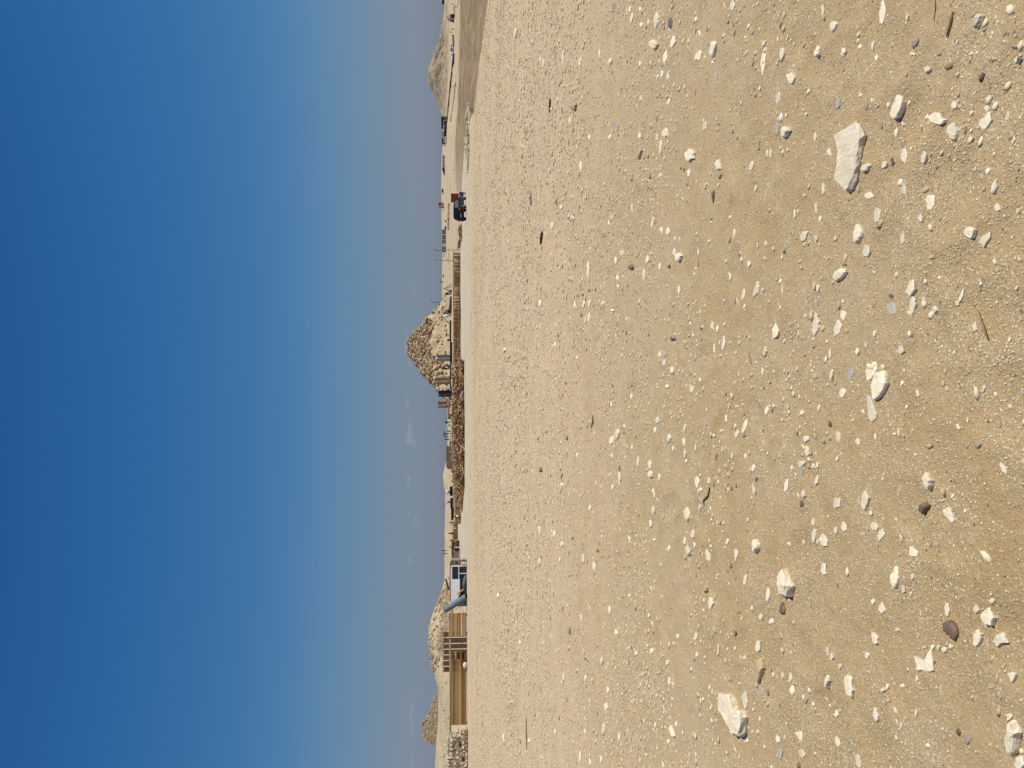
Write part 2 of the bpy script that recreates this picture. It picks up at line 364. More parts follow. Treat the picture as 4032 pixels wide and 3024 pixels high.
cc = colof(gx, np.where(gy > 1, gy, 1)); Ed = edge(np.clip(cc, -900, 3900))
wob = (fbm(gx / 7, gy / 7, 55) - .5)
soil = np.where(gy > 20, sst((gy - Ed) / (2 + .04 * Ed) + .3) * np.interp(cc, [-900, 480, 620, 760, 1000], [1, 1, .85, .6, 0]), 0)
dune = np.where(gy > 100, sst((gy - np.interp(cc, [700, 850], [205, 172])) / 25), 0); soil = soil * (1 - dune * np.interp(cc, [200, 600], [0.55, 1]))
lo = np.interp(cc, [400, 620, 1000, 1990, 2100, 3024], [90, 86, 78, 78, 82, 88]) + wob * 10
hi = np.interp(cc, [400, 3100], [190, 190])
road = sst((gy - lo) / 6) * (1 - sst((gy - 175) / 10)) * np.interp(cc, [300, 560, 1900, 2300, 3100], [0, .9, 1, .75, .6]) * (gy > 20)
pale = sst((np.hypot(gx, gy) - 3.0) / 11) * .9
track = .35 * np.exp(-((gy - (66 + wob * 8)) / 7) ** 2) * np.interp(cc, [300, 600, 1700, 2100], [0, .8, 1, .3]) * (gy > 20)
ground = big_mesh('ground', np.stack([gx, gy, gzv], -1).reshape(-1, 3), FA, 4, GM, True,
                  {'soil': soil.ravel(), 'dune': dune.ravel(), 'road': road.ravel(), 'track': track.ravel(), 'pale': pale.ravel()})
tag(ground, 'stony tan desert ground with chalky road strip and browner hollow', kind='structure')
# ------------------------------------------------------------------ mounds and hills
def ridge(name, label, crest, Yc, Wf, Wb, c1, c2, rough=.5, step=None, gully=0.0, bumpd=.3):
    cr = np.array(sorted(crest), float); py0, py1 = cr[0, 0], cr[-1, 0]
    n = 260; mrow = 70
    pys = np.linspace(py0, py1, n); xs = (1512 - pys) / F * Yc
    zc = Zra(np.interp(pys, cr[:, 0], cr[:, 1]), Yc)
    Ys = np.r_[np.linspace(Yc - Wf, Yc, mrow - 20), np.linspace(Yc, Yc + Wb, 21)[1:]]
    X, Y = np.meshgrid(xs, Ys); Zc = np.tile(zc, (len(Ys), 1))
    gzz = base_z(X, Y)
    t = np.where(Y < Yc, (Y - Yc + Wf) / Wf, 1 - (Y - Yc) / Wb)
    prof = sst(t) * .55 + .45 * np.clip(t, 0, 1)
    nz = (fbm(X / (Wf * .3), Y / (Wf * .3), 77, 5) - .5) * rough * 2
    env = 4 * prof * (1 - prof) + .25 * prof
    if gully: nz = nz - gully * np.abs(fbm(X / (Wf * .12), Y / (Wf * .5), 99, 4) - .5) * 2
    Z = gzz + (Zc - gzz) * prof + nz * env
    ex = np.minimum(np.abs(X - xs[0]), np.abs(X - xs[-1])); te = sst(ex / (Wf * .35))
    Z = gzz + (Z - gzz) * te
    Z = np.where((t <= 0.001) | (ex < 1e-6), gzz - .6, Z)
    nn = X.shape[1]; ii = np.arange(X.shape[0] - 1)[:, None]; jj = np.arange(nn - 1)[None, :]
    FF = np.stack([ii * nn + jj, ii * nn + jj + 1, (ii + 1) * nn + jj + 1, (ii + 1) * nn + jj], -1).reshape(-1, 4)
    mt = mat('earth_' + name + str(int(Yc)), c1, c2, scale=.12 if Yc > 250 else .25, bump=bumpd, bscale=.6, detail=9)
    o = big_mesh(name, np.stack([X, Y, Z], -1).reshape(-1, 3), FF[:, ::-1], 4, mt, True)
    tag(o, label, kind='structure')
    def hz(x, y):
        a = np.clip(np.searchsorted(-xs, -x) - 1, 0, n - 2) if xs[0] > xs[-1] else 0
        bt = np.clip((x - xs[a]) / (xs[a + 1] - xs[a]), 0, 1)
        k = np.clip(np.searchsorted(Ys, y) - 1, 0, len(Ys) - 2); kt = np.clip((y - Ys[k]) / (Ys[k + 1] - Ys[k]), 0, 1)
        return (Z[k, a] * (1 - bt) + Z[k, a + 1] * bt) * (1 - kt) + (Z[k + 1, a] * (1 - bt) + Z[k + 1, a + 1] * bt) * kt
    return o, hz
DC1, DC2 = (.47, .355, .22), (.57, .45, .3)
hill_r, hz_r = ridge('hill', 'rounded sandy hill with eroded dark gullies beyond the low walls',
    [(128, 1756), (145, 1746), (200, 1722), (235, 1702), (255, 1684), (275, 1680), (325, 1680), (345, 1686), (362, 1694), (400, 1709), (430, 1724), (460, 1736), (490, 1750), (520, 1758)],
    600, 120, 90, (.36, .265, .16), (.56, .435, .28), rough=4.2, gully=7, bumpd=1.3)
mid, hz_m = ridge('mound', 'low sandy mound with ruled erosion lines behind the branch pile',
    [(1740, 1768), (1765, 1760), (1780, 1752), (1800, 1744), (1830, 1741), (1870, 1741), (1900, 1746), (1940, 1752), (2000, 1752.5), (2060, 1751), (2110, 1750), (2150, 1747), (2180, 1741), (2240, 1760)],
    320, 50, 60, DC1, DC2, rough=.9, bumpd=.2)
left, hz_l = ridge('mound', 'long rubble strewn sand mound behind the timber stacks',
    [(2100, 1768), (2150, 1748), (2175, 1741), (2196, 1736), (2215, 1736), (2240, 1730), (2270, 1720), (2300, 1707), (2330, 1704), (2380, 1701), (2410, 1697), (2440, 1688), (2480, 1687), (2510, 1690), (2545, 1697), (2570, 1706), (2600, 1722), (2625, 1726),
     (2700, 1726), (2800, 1725), (2860, 1722), (2900, 1718), (2990, 1713), (3100, 1706), (3300, 1700), (3500, 1712)],
    190, 72, 60, (.45, .345, .21), (.56, .45, .295), rough=.9, bumpd=.15)
spoil, hz_s = ridge('spoil_bank', 'ridge of pale broken rubble along the edge of the hollow',
    [(448, 1872), (470, 1855), (490, 1846), (530, 1843), (565, 1838), (600, 1836), (640, 1832)], 84, 5, 5, (.5, .42, .31), (.6, .52, .4), rough=.35, bumpd=.2)
# ------------------------------------------------------------------ scattered loose stones as bulk geometry
OCT_V = np.array([(1, 0, 0), (0, 1, 0), (-1, 0, 0), (0, -1, 0), (0, 0, 1), (0, 0, -.6)], float)
OCT_F = np.array([(0, 1, 4), (1, 2, 4), (2, 3, 4), (3, 0, 4), (1, 0, 5), (2, 1, 5), (3, 2, 5), (0, 3, 5)])
g_ = (1 + 5 ** .5) / 2
ICO_V = np.array([(-1, g_, 0), (1, g_, 0), (-1, -g_, 0), (1, -g_, 0), (0, -1, g_), (0, 1, g_), (0, -1, -g_), (0, 1, -g_), (g_, 0, -1), (g_, 0, 1), (-g_, 0, -1), (-g_, 0, 1)]) / 1.9
ICO_F = np.array([(0, 11, 5), (0, 5, 1), (0, 1, 7), (0, 7, 10), (0, 10, 11), (1, 5, 9), (5, 11, 4), (11, 10, 2), (10, 7, 6), (7, 1, 8), (3, 9, 4), (3, 4, 2), (3, 2, 6), (3, 6, 8), (3, 8, 9), (4, 9, 5), (2, 4, 11), (6, 2, 10), (8, 6, 7), (9, 8, 1)])
CUB_V = np.array([(-1, -1, -1), (1, -1, -1), (1, 1, -1), (-1, 1, -1), (-.8, -.8, 1), (.8, -.8, 1), (.8, .8, 1), (-.8, .8, 1)], float)
CUB_F = np.array([(3, 2, 1), (3, 1, 0), (4, 5, 6), (4, 6, 7), (0, 1, 5), (0, 5, 4), (1, 2, 6), (1, 6, 5), (2, 3, 7), (2, 7, 6), (3, 0, 4), (3, 4, 7)])
def scatter(x, y, z, size, flat, BV, BF, jit=.28, elong=.6, sink=.1, tilt=.25):
    n = len(x); V = np.tile(BV, (n, 1, 1)) * (1 + (rng.random((n, len(BV), 3)) - .5) * 2 * jit)
    sx = size * (.55 + elong * rng.random(n)); sy = size * (.4 + .35 * rng.random(n)); sz = size * flat * (.6 + .8 * rng.random(n))
    V = V * np.stack([sx, sy, sz], -1)[:, None, :]
    t = (rng.random(n) - .5) * 2 * tilt; c, s = np.cos(t)[:, None], np.sin(t)[:, None]
    V = np.stack([V[..., 0] * c - V[..., 2] * s, V[..., 1], V[..., 0] * s + V[..., 2] * c], -1)
    a = rng.random(n) * 6.283; c, s = np.cos(a)[:, None], np.sin(a)[:, None]
    V = np.stack([V[..., 0] * c - V[..., 1] * s, V[..., 0] * s + V[..., 1] * c, V[..., 2]], -1)
    V += np.stack([x, y, z + sz * sink], -1)[:, None, :]
    Fc = BF[None] + (np.arange(n) * len(BV))[:, None, None]
    return V.reshape(-1, 3), Fc.reshape(-1, 3), np.repeat(rng.random(n), len(BV))
def gravel_mat(name, stops):
    m = bpy.data.materials.new(name); m.use_nodes = True; t = m.node_tree; b = t.nodes['Principled BSDF']
    b.inputs['Roughness'].default_value = .9; b.inputs['Specular IOR Level'].default_value = .2
    a = N(t, 'ShaderNodeAttribute'); a.attribute_name = 'tone'; r = N(t, 'ShaderNodeValToRGB'); r.color_ramp.interpolation = 'CONSTANT'
    for k, (p, c) in enumerate(stops):
        e = r.color_ramp.elements[k] if k < 2 else r.color_ramp.elements.new(p)
    for k, (p, c) in enumerate(stops):
        r.color_ramp.elements[k].position = p; r.color_ramp.elements[k].color = (*c, 1)
    t.links.new(a.outputs['Fac'], r.inputs[0]); t.links.new(r.outputs[0], b.inputs['Base Color']); return m
GRM = gravel_mat('gravel', [(0, (.30, .21, .13)), (.02, (.18, .13, .1)), (.035, (.40, .33, .25)), (.06, (.56, .42, .25)), (.2, (.68, .53, .31)), (.42, (.78, .64, .40)), (.7, (.84, .73, .50)), (.9, (.87, .79, .60))])
def clump(x, y, s, seed, p=2.0): return np.clip((fbm(x / s, y / s, seed, 4) - .28) * 2.3, 0, 1) ** p
def wedge(n, r0, r1, half=31):
    r = np.sqrt(rng.random(n) * (r1 ** 2 - r0 ** 2) + r0 ** 2); a = np.radians((rng.random(n) - .5) * 2 * half); return r * np.sin(a), r * np.cos(a)
parts = []
def layer(n, r0, r1, s0, s1, flat, BV, BF, cs, seed, pw=2, lim=None, pwr=3, floor=.12):
    x, y = wedge(n, r0, r1); keep = rng.random(n) < (floor + (1 - floor) * clump(x, y, cs, seed, pw))
    c = colof(x, y); keep &= y < edge(c) * .995
    x, y = x[keep], y[keep]
    if lim is not None:
        k = lim(x, y); x, y = x[k], y[k]
    s = s0 + (s1 - s0) * rng.random(len(x)) ** pwr
    parts.append(scatter(x, y, gz(x, y), s, flat, BV, BF))
layer(240000, 1.5, 7.5, .0024, .008, .3, OCT_V, OCT_F, .7, 1, 1.9, pwr=2, floor=.16)
layer(42000, 1.5, 9, .006, .024, .28, ICO_V, ICO_F, .9, 2, 2.6, pwr=4, floor=.08)
layer(15000, 3.5, 15, .010, .034, .16, ICO_V, ICO_F, 1.3, 9, 2.2, pwr=2.2, floor=.1)
layer(14000, 10, 40, .025, .075, .14, ICO_V, ICO_F, 4, 10, 2.0, pwr=2.5, floor=.12)
layer(90000, 6, 17, .007, .024, .3, OCT_V, OCT_F, 1.4, 3, 1.4)
layer(90000, 9, 32, .014, .06, .22, OCT_V, OCT_F, 2.5, 4, 1.4, pwr=4)
layer(120000, 16, 62, .025, .11, .17, OCT_V, OCT_F, 4, 5, 1.3, pwr=3)
layer(70000, 45, 118, .04, .14, .15, OCT_V, OCT_F, 9, 6, 1.3, pwr=3)
V = []; FF = []; T = []; off = 0
for v, f, tn in parts: V.append(v); FF.append(f + off); T.append(tn); off += len(v)
gr = big_mesh('gravel', np.concatenate(V), np.concatenate(FF), 3, GRM, False, {'tone': np.concatenate(T)})
tag(gr, 'loose limestone gravel and grit strewn over the sand', 'gravel', kind='stuff')
# rubble on mounds and spoil bank
def bulk(name, label, cat, plist, mt, parent=None):
    V = []; FF = []; T = []; off = 0
    for v, f, tn in plist: V.append(v); FF.append(f + off); T.append(tn); off += len(v)
    o = big_mesh(name, np.concatenate(V), np.concatenate(FF), 3, mt, False, {'tone': np.concatenate(T)}); tag(o, label, cat, kind='stuff')
    if parent: o.parent = parent
    return o
RBM = gravel_mat('rubble', [(0, (.38, .30, .2)), (.2, (.46, .38, .26)), (.45, (.54, .46, .33)), (.7, (.6, .52, .38)), (.9, (.66, .59, .46))])
x = XY(rng.uniform(452, 640, 2600), 84) ; y = 84 + rng.normal(0, 1.6, 2600)
p1 = scatter(x, y, hz_s(x, y), .06 + .22 * rng.random(2600) ** 2, .6, ICO_V, ICO_F, tilt=.8, sink=.3)
bulk('bank_rubble', 'pale angular rubble covering the bank at the hollow edge', 'rubble', [p1], RBM)
pys = rng.uniform(2180, 3150, 14000); yy = rng.uniform(128, 192, 14000); xx = (1512 - pys) / F * yy
k = rng.random(14000) < (.02 + .3 * clump(xx, yy, 9, 61, 2.5) * np.interp(pys, [2200, 2320, 2400, 2600, 2700], [.2, .7, 1, .8, .3]))
xx, yy = xx[k], yy[k]
yc = rng.uniform(160, 191, 3400); pc = rng.uniform(2290, 2640, 3400); xc_ = (1512 - pc) / F * yc; kk = rng.random(3400) < (.02 + .9 * clump(xc_, yc, 5, 67, 1.6)); xc_, yc = xc_[kk], yc[kk]
RBD = gravel_mat('crest_rubble', [(0, (.2, .15, .09)), (.25, (.32, .24, .15)), (.55, (.42, .33, .21)), (.85, (.52, .42, .28))])
bulk('crest_rubble', 'darker jumbled rocks along the crest of the long mound', 'rubble', [scatter(xc_, yc, hz_l(xc_, yc), (.10 + .38 * rng.random(len(xc_)) ** 2), .45, CUB_V, CUB_F, tilt=.7, sink=.2)], RBD)
p1 = scatter(xx, yy, hz_l(xx, yy), .08 + .42 * rng.random(len(xx)) ** 2.2, .4, ICO_V, ICO_F, tilt=.7, sink=.15)
bulk('mound_rubble', 'broken stones littering the long mound behind the timber', 'rubble', [p1], RBM)
# ------------------------------------------------------------------ the stones lying in the foreground, one object each
def stone(px, py, rx, ry, rot, m, hf, k, poly=None, name='stone', seed=0):
    """outline traced on the ground: rx is half the extent along the picture's x, ry along its y"""
    R_ = random.Random(seed)
    if poly: out = [(a, b) for a, b in poly]; n = len(out)
    else:
        n = R_.choice([5, 6, 7, 8]) if hf < .55 else R_.choice([7, 8, 9])
        a = math.radians(rot); pw = R_.choice([2.0, 2.3, 2.8, 1.7]); skew = R_.uniform(-.25, .25); off = R_.random() * 6.28
        out = []
        for q in range(n):
            t = off + 2 * math.pi * (q + R_.uniform(-.32, .32)) / n; c, s = math.cos(t), math.sin(t)
            r = (abs(c) ** pw + abs(s) ** pw) ** (-1 / pw) * R_.uniform(.80, 1.16)
            x = c * r * rx * (1 + skew * s); y = s * r * ry
            out.append((px + x * math.cos(a) - y * math.sin(a) , py + x * math.sin(a) + y * math.cos(a)))
    xs = [p[0] for p in out]; x0, x1 = min(xs), max(xs)
    cxp = sum(xs) / n; cyp = sum(p[1] for p in out) / n
    c0 = G(cxp, cyp); zg = g1(c0.x, c0.y)
    D = math.hypot(c0.y, H); ext = (x1 - x0) * D / F
    h = min(max(hf * ext * .5, .0035), .16)
    bot = []; top = []
    for (x, y) in out:
        s_ = (x1 - x) / (x1 - x0); zz = h * min(1, max(0, s_ * 1.5 - .3))
        bot.append(G(x, y, zg + zz * .9))
    # footprint centre, subdivide the ring for a broken edge
    ring = []
    for q in range(n):
        a_, b_ = bot[q], bot[(q + 1) % n]
        ring.append(a_); mid_ = (a_ + b_) / 2
        L_ = (b_ - a_).length
        mid_ = mid_ + Vector((R_.uniform(-1, 1), R_.uniform(-1, 1), 0)) * L_ * .10
        ring.append(mid_)
    N2 = len(ring); cen = sum(ring, Vector()) / N2; cen.z = zg
    ring = [Vector((p.x, p.y, zg)) for p in ring]
    tx, ty = R_.uniform(-.25, .25), R_.uniform(-.25, .25) 
    rad = sum((p - cen).length for p in ring) / N2
    V = []
    lv = [(-.25, .98), (.35, 1.0), (.85, .96), (1.0, .90), (1.02, .5)] if hf < .5 else [(-.25, 1.0), (.25, 1.0), (.7, .92), (.97, .78), (1.05, .42)]
    fac = [R_.uniform(.85, 1.15) for _ in range(N2)]
    for li, (hz, sc_) in enumerate(lv):
        for q, p in enumerate(ring):
            d = p - cen; f2 = sc_ * (1 + (R_.uniform(-.05, .05) if li else 0) + (fac[q] - 1) * .35 * (li / 4))
            z = (zg - max(.03, .3 * h)) if li == 0 else zg + h * hz * (1 + (R_.uniform(-.05, .05) if li > 1 else 0)) + (tx * d.x + ty * d.y) / max(rad, .01) * h * .8 * max(hz, 0) 
            V.append((cen.x + d.x * f2, cen.y + d.y * f2, z))
    V.append((cen.x, cen.y, zg + h * R_.uniform(1.0, 1.05)))
    Fc = []
    for li in range(4):
        for q in range(N2):
            q2 = (q + 1) % N2; a0 = li * N2 + q; a1 = li * N2 + q2
            Fc.append((a0, a1, a1 + N2)); Fc.append((a0, a1 + N2, a0 + N2))
    for q in range(N2): Fc.append((4 * N2 + q, 4 * N2 + (q + 1) % N2, 5 * N2))
    me = bpy.data.meshes.new(name); cz = Vector((cen.x, cen.y, zg))
    me.from_pydata([tuple(Vector(v) - cz) for v in V], [], Fc)
    # outline may run clockwise
    me.update(); up = sum(p.normal.z * p.area for p in me.polygons)
    if up < 0: me.flip_normals()
    if m in 'bp': me.polygons.foreach_set('use_smooth', [True] * len(me.polygons))
    o = link(name, me, MK[m]); o.location = cz
    return o
K1 = 1 / 1.8433; K2 = 1 / 2.212
TA = [(95,40,20,50,5,'w',.2),(752,72,14,50,0,'w',.2),(1187,90,30,95,10,'w',.3),(828,195,32,45,25,'w',.5),(120,200,8,60,15,'t',.2),(320,318,17,32,20,'w',.4),(318,450,22,95,5,'w',.15),(460,382,22,45,10,'w',.4),(718,378,30,42,20,'w',.8),(524,560,42,52,0,'w',.45),(427,712,20,48,10,'w',.2),(445,850,18,42,15,'w',.5),(420,925,18,60,0,'g',.2),(478,955,40,50,15,'w',.65),(278,1055,22,42,0,'t',.4),(372,1112,13,45,0,'w',.15),(232,1200,16,36,20,'w',.3),(697,990,17,33,10,'w',.2),(800,1107,22,38,-15,'w',.15),(756,1370,16,45,0,'w',.15),(265,1365,12,30,15,'w',.3),(704,1515,14,42,-5,'w',.15),(732,1590,11,30,0,'w',.2),(548,1550,12,33,5,'w',.3),(1295,782,42,105,22,'w',.35),(1425,310,28,48,30,'p',.5),(1402,390,25,14,0,'w',.3),(1603,382,18,38,20,'t',.5),(1880,145,32,62,40,'w',.6),(1515,502,38,25,0,'w',.5),(1572,862,70,58,0,'w',.12),(1706,948,60,72,10,'w',.6),(1708,762,30,28,0,'w',.4),(1935,880,40,90,38,'w',.15),(1943,785,18,25,0,'w',.3),(2095,843,20,40,20,'w',.2),(2140,1010,18,42,20,'w',.15),(1345,1125,28,62,8,'w',.2),(1483,1138,25,50,8,'w',.3),(1195,1195,20,30,8,'w',.3),(1066,1218,45,28,-25,'w',.5),(1010,1365,16,48,15,'t',.4),(1343,1370,25,50,0,'w',.3),(1092,1420,38,28,0,'w',.1),(1325,1290,18,24,0,'p',.5),(1258,1175,20,33,0,'b',.2),(2000,1350,26,65,20,'w',.6),(2018,1505,28,30,0,'w',.15),(2110,1125,8,20,0,'w',.3),(1145,1565,28,55,5,'w',.2),(2170,1530,20,22,0,'w',.2),(1283,960,18,42,0,'w',.15),(1462,1580,20,40,0,'w',.12),(860,750,22,40,20,'g',.2),(1115,330,15,35,5,'w',.1),(902,385,25,25,45,'w',.1),(1142,420,13,25,0,'w',.15),(2140,330,30,20,0,'p',.2),(2180,440,28,25,20,'d',.2),(1535,1470,42,62,20,'w',.1)]
TB = [(1012,405,42,75,0,'w',.75),(620,415,28,50,35,'w',.3),(705,440,18,28,0,'w',.6),(337,480,17,22,0,'w',.5),(108,415,12,38,10,'w',.2),(215,630,12,25,5,'w',.2),(78,720,8,35,0,'w',.15),(175,845,15,42,12,'w',.3),(270,805,22,68,15,'w',.15),(458,805,10,38,0,'w',.2),(715,800,14,33,0,'w',.15),(410,1110,26,62,0,'w',.35),(700,1060,26,95,3,'w',.12),(860,1100,32,60,10,'w',.15),(900,1000,26,35,-15,'w',.2),(900,620,30,22,0,'t',.5),(870,705,60,36,-25,'w',.5),(1068,530,33,42,0,'w',.15),(1335,430,22,60,15,'w',.15),(1392,795,36,68,20,'w',.3),(1405,925,26,68,12,'w',.3),(1490,885,14,24,0,'w',.2),(1565,958,32,32,0,'w',.5),(1255,950,38,50,-30,'g',.2),(1820,400,55,45,0,'w',.3),(1935,440,32,62,30,'w',.25),(1760,855,15,50,30,'w',.2),(1730,910,20,20,0,'w',.2),(1860,1080,28,42,0,'w',.35),(1250,860,22,20,0,'b',.4),(2015,903,12,12,0,'w',.4),(336,1260,16,40,15,'w',.6),(32,1200,13,50,5,'w',.2),(1320,1250,28,35,20,'w',.2),(1705,1270,14,14,0,'w',.4),(820,1430,18,48,12,'w',.7),(955,1420,26,60,10,'g',.2),(695,1440,20,20,0,'g',.4),(315,1410,10,30,0,'w',.3),(1100,1410,36,90,22,'w',.08),(1158,1500,60,118,15,'w',.4),(895,1560,28,40,0,'w',.1),(1920,1530,18,32,25,'w',.5),(1640,1405,15,22,0,'p',.3),(1590,1440,12,20,0,'t',.5),(805,1275,14,38,0,'w',.2),(1440,1560,15,30,-20,'w',.2),(2200,1555,18,25,0,'g',.3),(108,910,14,48,0,'p',.1),(1545,575,20,14,0,'t',.5),(1900,768,14,16,0,'w',.4),(1380,1130,14,20,0,'w',.2),(2108,1175,14,20,0,'w',.3),(1128,1130,12,26,0,'w',.3),(505,1515,12,26,10,'t',.3)]
TC = [(1100,390,32,112,-8,'w',.12),(345,398,17,38,10,'w',.4),(50,460,9,32,0,'w',.4),(185,510,18,60,20,'w',.15),(125,565,17,36,15,'w',.2),(312,530,18,30,5,'t',.6),(630,605,28,25,0,'w',.3),(640,690,25,35,-20,'w',.3),(590,785,35,25,0,'w',.15),(595,840,15,38,0,'g',.1),(868,585,22,50,-10,'w',.3),(1008,628,22,30,0,'w',.4),(92,730,11,33,-5,'w',.2),(247,812,15,30,0,'w',.2),(487,940,16,45,10,'w',.3),(250,970,11,48,-8,'w',.2),(608,1010,20,30,0,'w',.5),(595,1075,13,28,10,'b',.3),(710,900,12,42,15,'w',.15),(685,800,12,20,0,'w',.3),(858,1070,30,50,15,'w',.2),(1065,1045,38,72,8,'w',.45),(1135,590,12,25,0,'w',.3),(1510,910,40,72,-8,'w',.65),(1482,1105,46,45,0,'b',.65),(1670,1150,38,82,-28,'w',.3),(1695,1020,12,20,40,'w',.2),(1675,905,14,14,0,'g',.4),(1878,648,26,26,0,'p',.4),(1735,520,10,28,-35,'w',.2),(2040,495,12,28,0,'t',.2),(2065,820,20,50,-30,'w',.2),(1785,1130,13,16,0,'w',.3),(905,1240,24,50,-8,'w',.2),(763,1342,36,58,-22,'w',.35),(687,1310,20,62,5,'w',.3),(680,1210,15,28,0,'w',.3),(845,1270,14,28,0,'w',.15),(1125,1240,32,35,-20,'w',.12),(1175,1300,26,50,15,'w',.2),(265,1378,40,62,-8,'w',.9),(258,1245,12,48,3,'t',.5),(125,1440,20,48,0,'w',.3),(82,1520,13,25,0,'b',.6),(760,1545,24,50,0,'w',.3),(60,1350,12,25,15,'w',.4),(1410,1420,35,45,-20,'w',.12),(1150,1360,8,35,-10,'t',.5),(1800,655,8,15,0,'t',.4),(1425,720,10,12,0,'w',.3),(1330,200,16,18,0,'w',.2)]
TD = [(1278,280,42,85,-5,'w',.55),(468,325,72,108,-8,'w',.7),(190,292,17,45,15,'w',.4),(352,405,18,62,8,'w',.5),(458,505,26,50,5,'b',.7),(300,560,18,30,0,'w',.3),(378,592,20,25,0,'w',.3),(285,775,26,52,0,'w',.4),(285,955,38,96,14,'o',.6),(307,1085,18,36,-10,'g',.2),(190,1165,25,68,-8,'w',.3),(515,1000,22,38,10,'w',.3),(528,1095,25,35,0,'w',.5),(460,985,14,35,-8,'w',.1),(783,1035,24,46,8,'w',.9),(948,1065,38,90,-10,'w',.45),(877,922,18,22,0,'w',.6),(785,810,14,40,-10,'w',.2),(815,855,18,28,0,'w',.4),(855,1260,18,35,10,'w',.3),(1130,718,28,50,-25,'w',.4),(1180,500,30,42,0,'w',.2),(1075,840,20,22,0,'w',.3),(1340,362,24,26,0,'w',.4),(1403,270,17,28,0,'w',.3),(1655,508,26,48,-5,'w',.2),(1865,505,25,30,0,'w',.2),(1950,565,58,78,-20,'w',.35),(1878,710,40,78,12,'w',.45),(2045,728,58,58,0,'w',.3),(1435,1010,14,28,0,'w',.15),(2130,995,45,42,0,'w',.4),(2108,1285,32,26,0,'w',.4),(2190,1620,50,50,0,'w',.4),(1738,1400,20,28,0,'b',.5),(1135,1270,22,48,-10,'w',.1),(1320,1350,14,42,15,'w',.2),(1430,1255,14,30,5,'w',.2),(600,1550,26,38,-20,'w',.3),(425,1450,18,38,-10,'w',.2),(440,1560,24,46,0,'g',.1),(860,1465,20,40,-20,'w',.2),(945,1530,17,20,0,'g',.4),(1010,1610,25,60,-10,'w',.2),(1800,1460,25,30,0,'p',.1),(577,1640,20,20,0,'b',.5),(1220,1070,12,25,0,'w',.2),(1185,1090,18,20,-30,'w',.2),(1290,655,25,18,0,'w',.1),(630,1160,15,30,0,'p',.2),(1550,780,14,20,0,'w',.3),(1635,800,24,22,0,'w',.15),(1590,785,16,26,0,'w',.15),(295,1305,9,24,0,'w',.3),(195,1455,22,26,0,'w',.2),(935,1355,14,18,0,'d',.2),(1115,455,15,22,0,'w',.3)]
TE = [(400,285,20,42,10,'w',.7),(1622,180,27,72,5,'w',.55),(1743,205,22,52,0,'d',.5),(1408,165,16,52,8,'w',.6),(1272,180,9,28,0,'t',.6),(1395,80,14,28,20,'w',.3),(1482,75,12,22,0,'w',.3),(1555,190,10,26,0,'w',.2),(1492,215,18,22,0,'w',.3),(1968,165,16,25,0,'w',.7),(1595,385,45,38,0,'w',.5),(1770,365,24,48,20,'w',.3),(1700,495,22,62,10,'w',.15),(1990,480,28,58,20,'w',.1),(2120,420,38,80,10,'w',.7),(2113,545,16,18,0,'w',.3),(2147,650,12,55,5,'g',.1),(1222,530,20,30,15,'w',.6),(1482,555,10,28,0,'w',.3),(1672,645,14,38,5,'w',.2),(1725,660,14,42,0,'w',.2),(640,555,13,38,8,'w',.4),(607,515,10,30,0,'w',.15),(812,495,9,62,3,'w',.15),(1128,465,9,38,0,'w',.15),(957,545,9,42,8,'w',.5),(1490,850,18,28,10,'w',.2),(1732,885,14,38,12,'w',.2),(912,925,22,48,12,'t',.8),(870,1050,13,38,0,'w',.4),(797,1115,13,32,0,'g',.3),(1040,1195,15,25,0,'w',.3),(1222,1000,15,35,0,'t',.15),(1280,1100,20,42,-8,'g',.3),(1218,1195,14,26,20,'w',.5),(2045,1095,22,52,15,'w',.2),(1708,1155,38,48,0,'w',.3),(1660,1280,20,75,3,'w',.6),(1630,1195,20,35,0,'w',.4),(1478,1330,24,62,12,'t',.8),(1478,1180,14,32,0,'w',.2),(1915,1350,60,66,0,'w',.45),(1910,1500,20,40,0,'w',.4),(1835,1465,11,15,0,'b',.6),(1568,1540,12,20,0,'b',.7),(2165,1440,40,50,-15,'w',.6),(2175,1525,25,30,0,'t',.7),(2040,1620,18,30,0,'t',.4),(1893,1605,11,12,0,'b',.5),(965,1440,13,45,0,'w',.15),(1625,1035,10,28,0,'b',.4)]
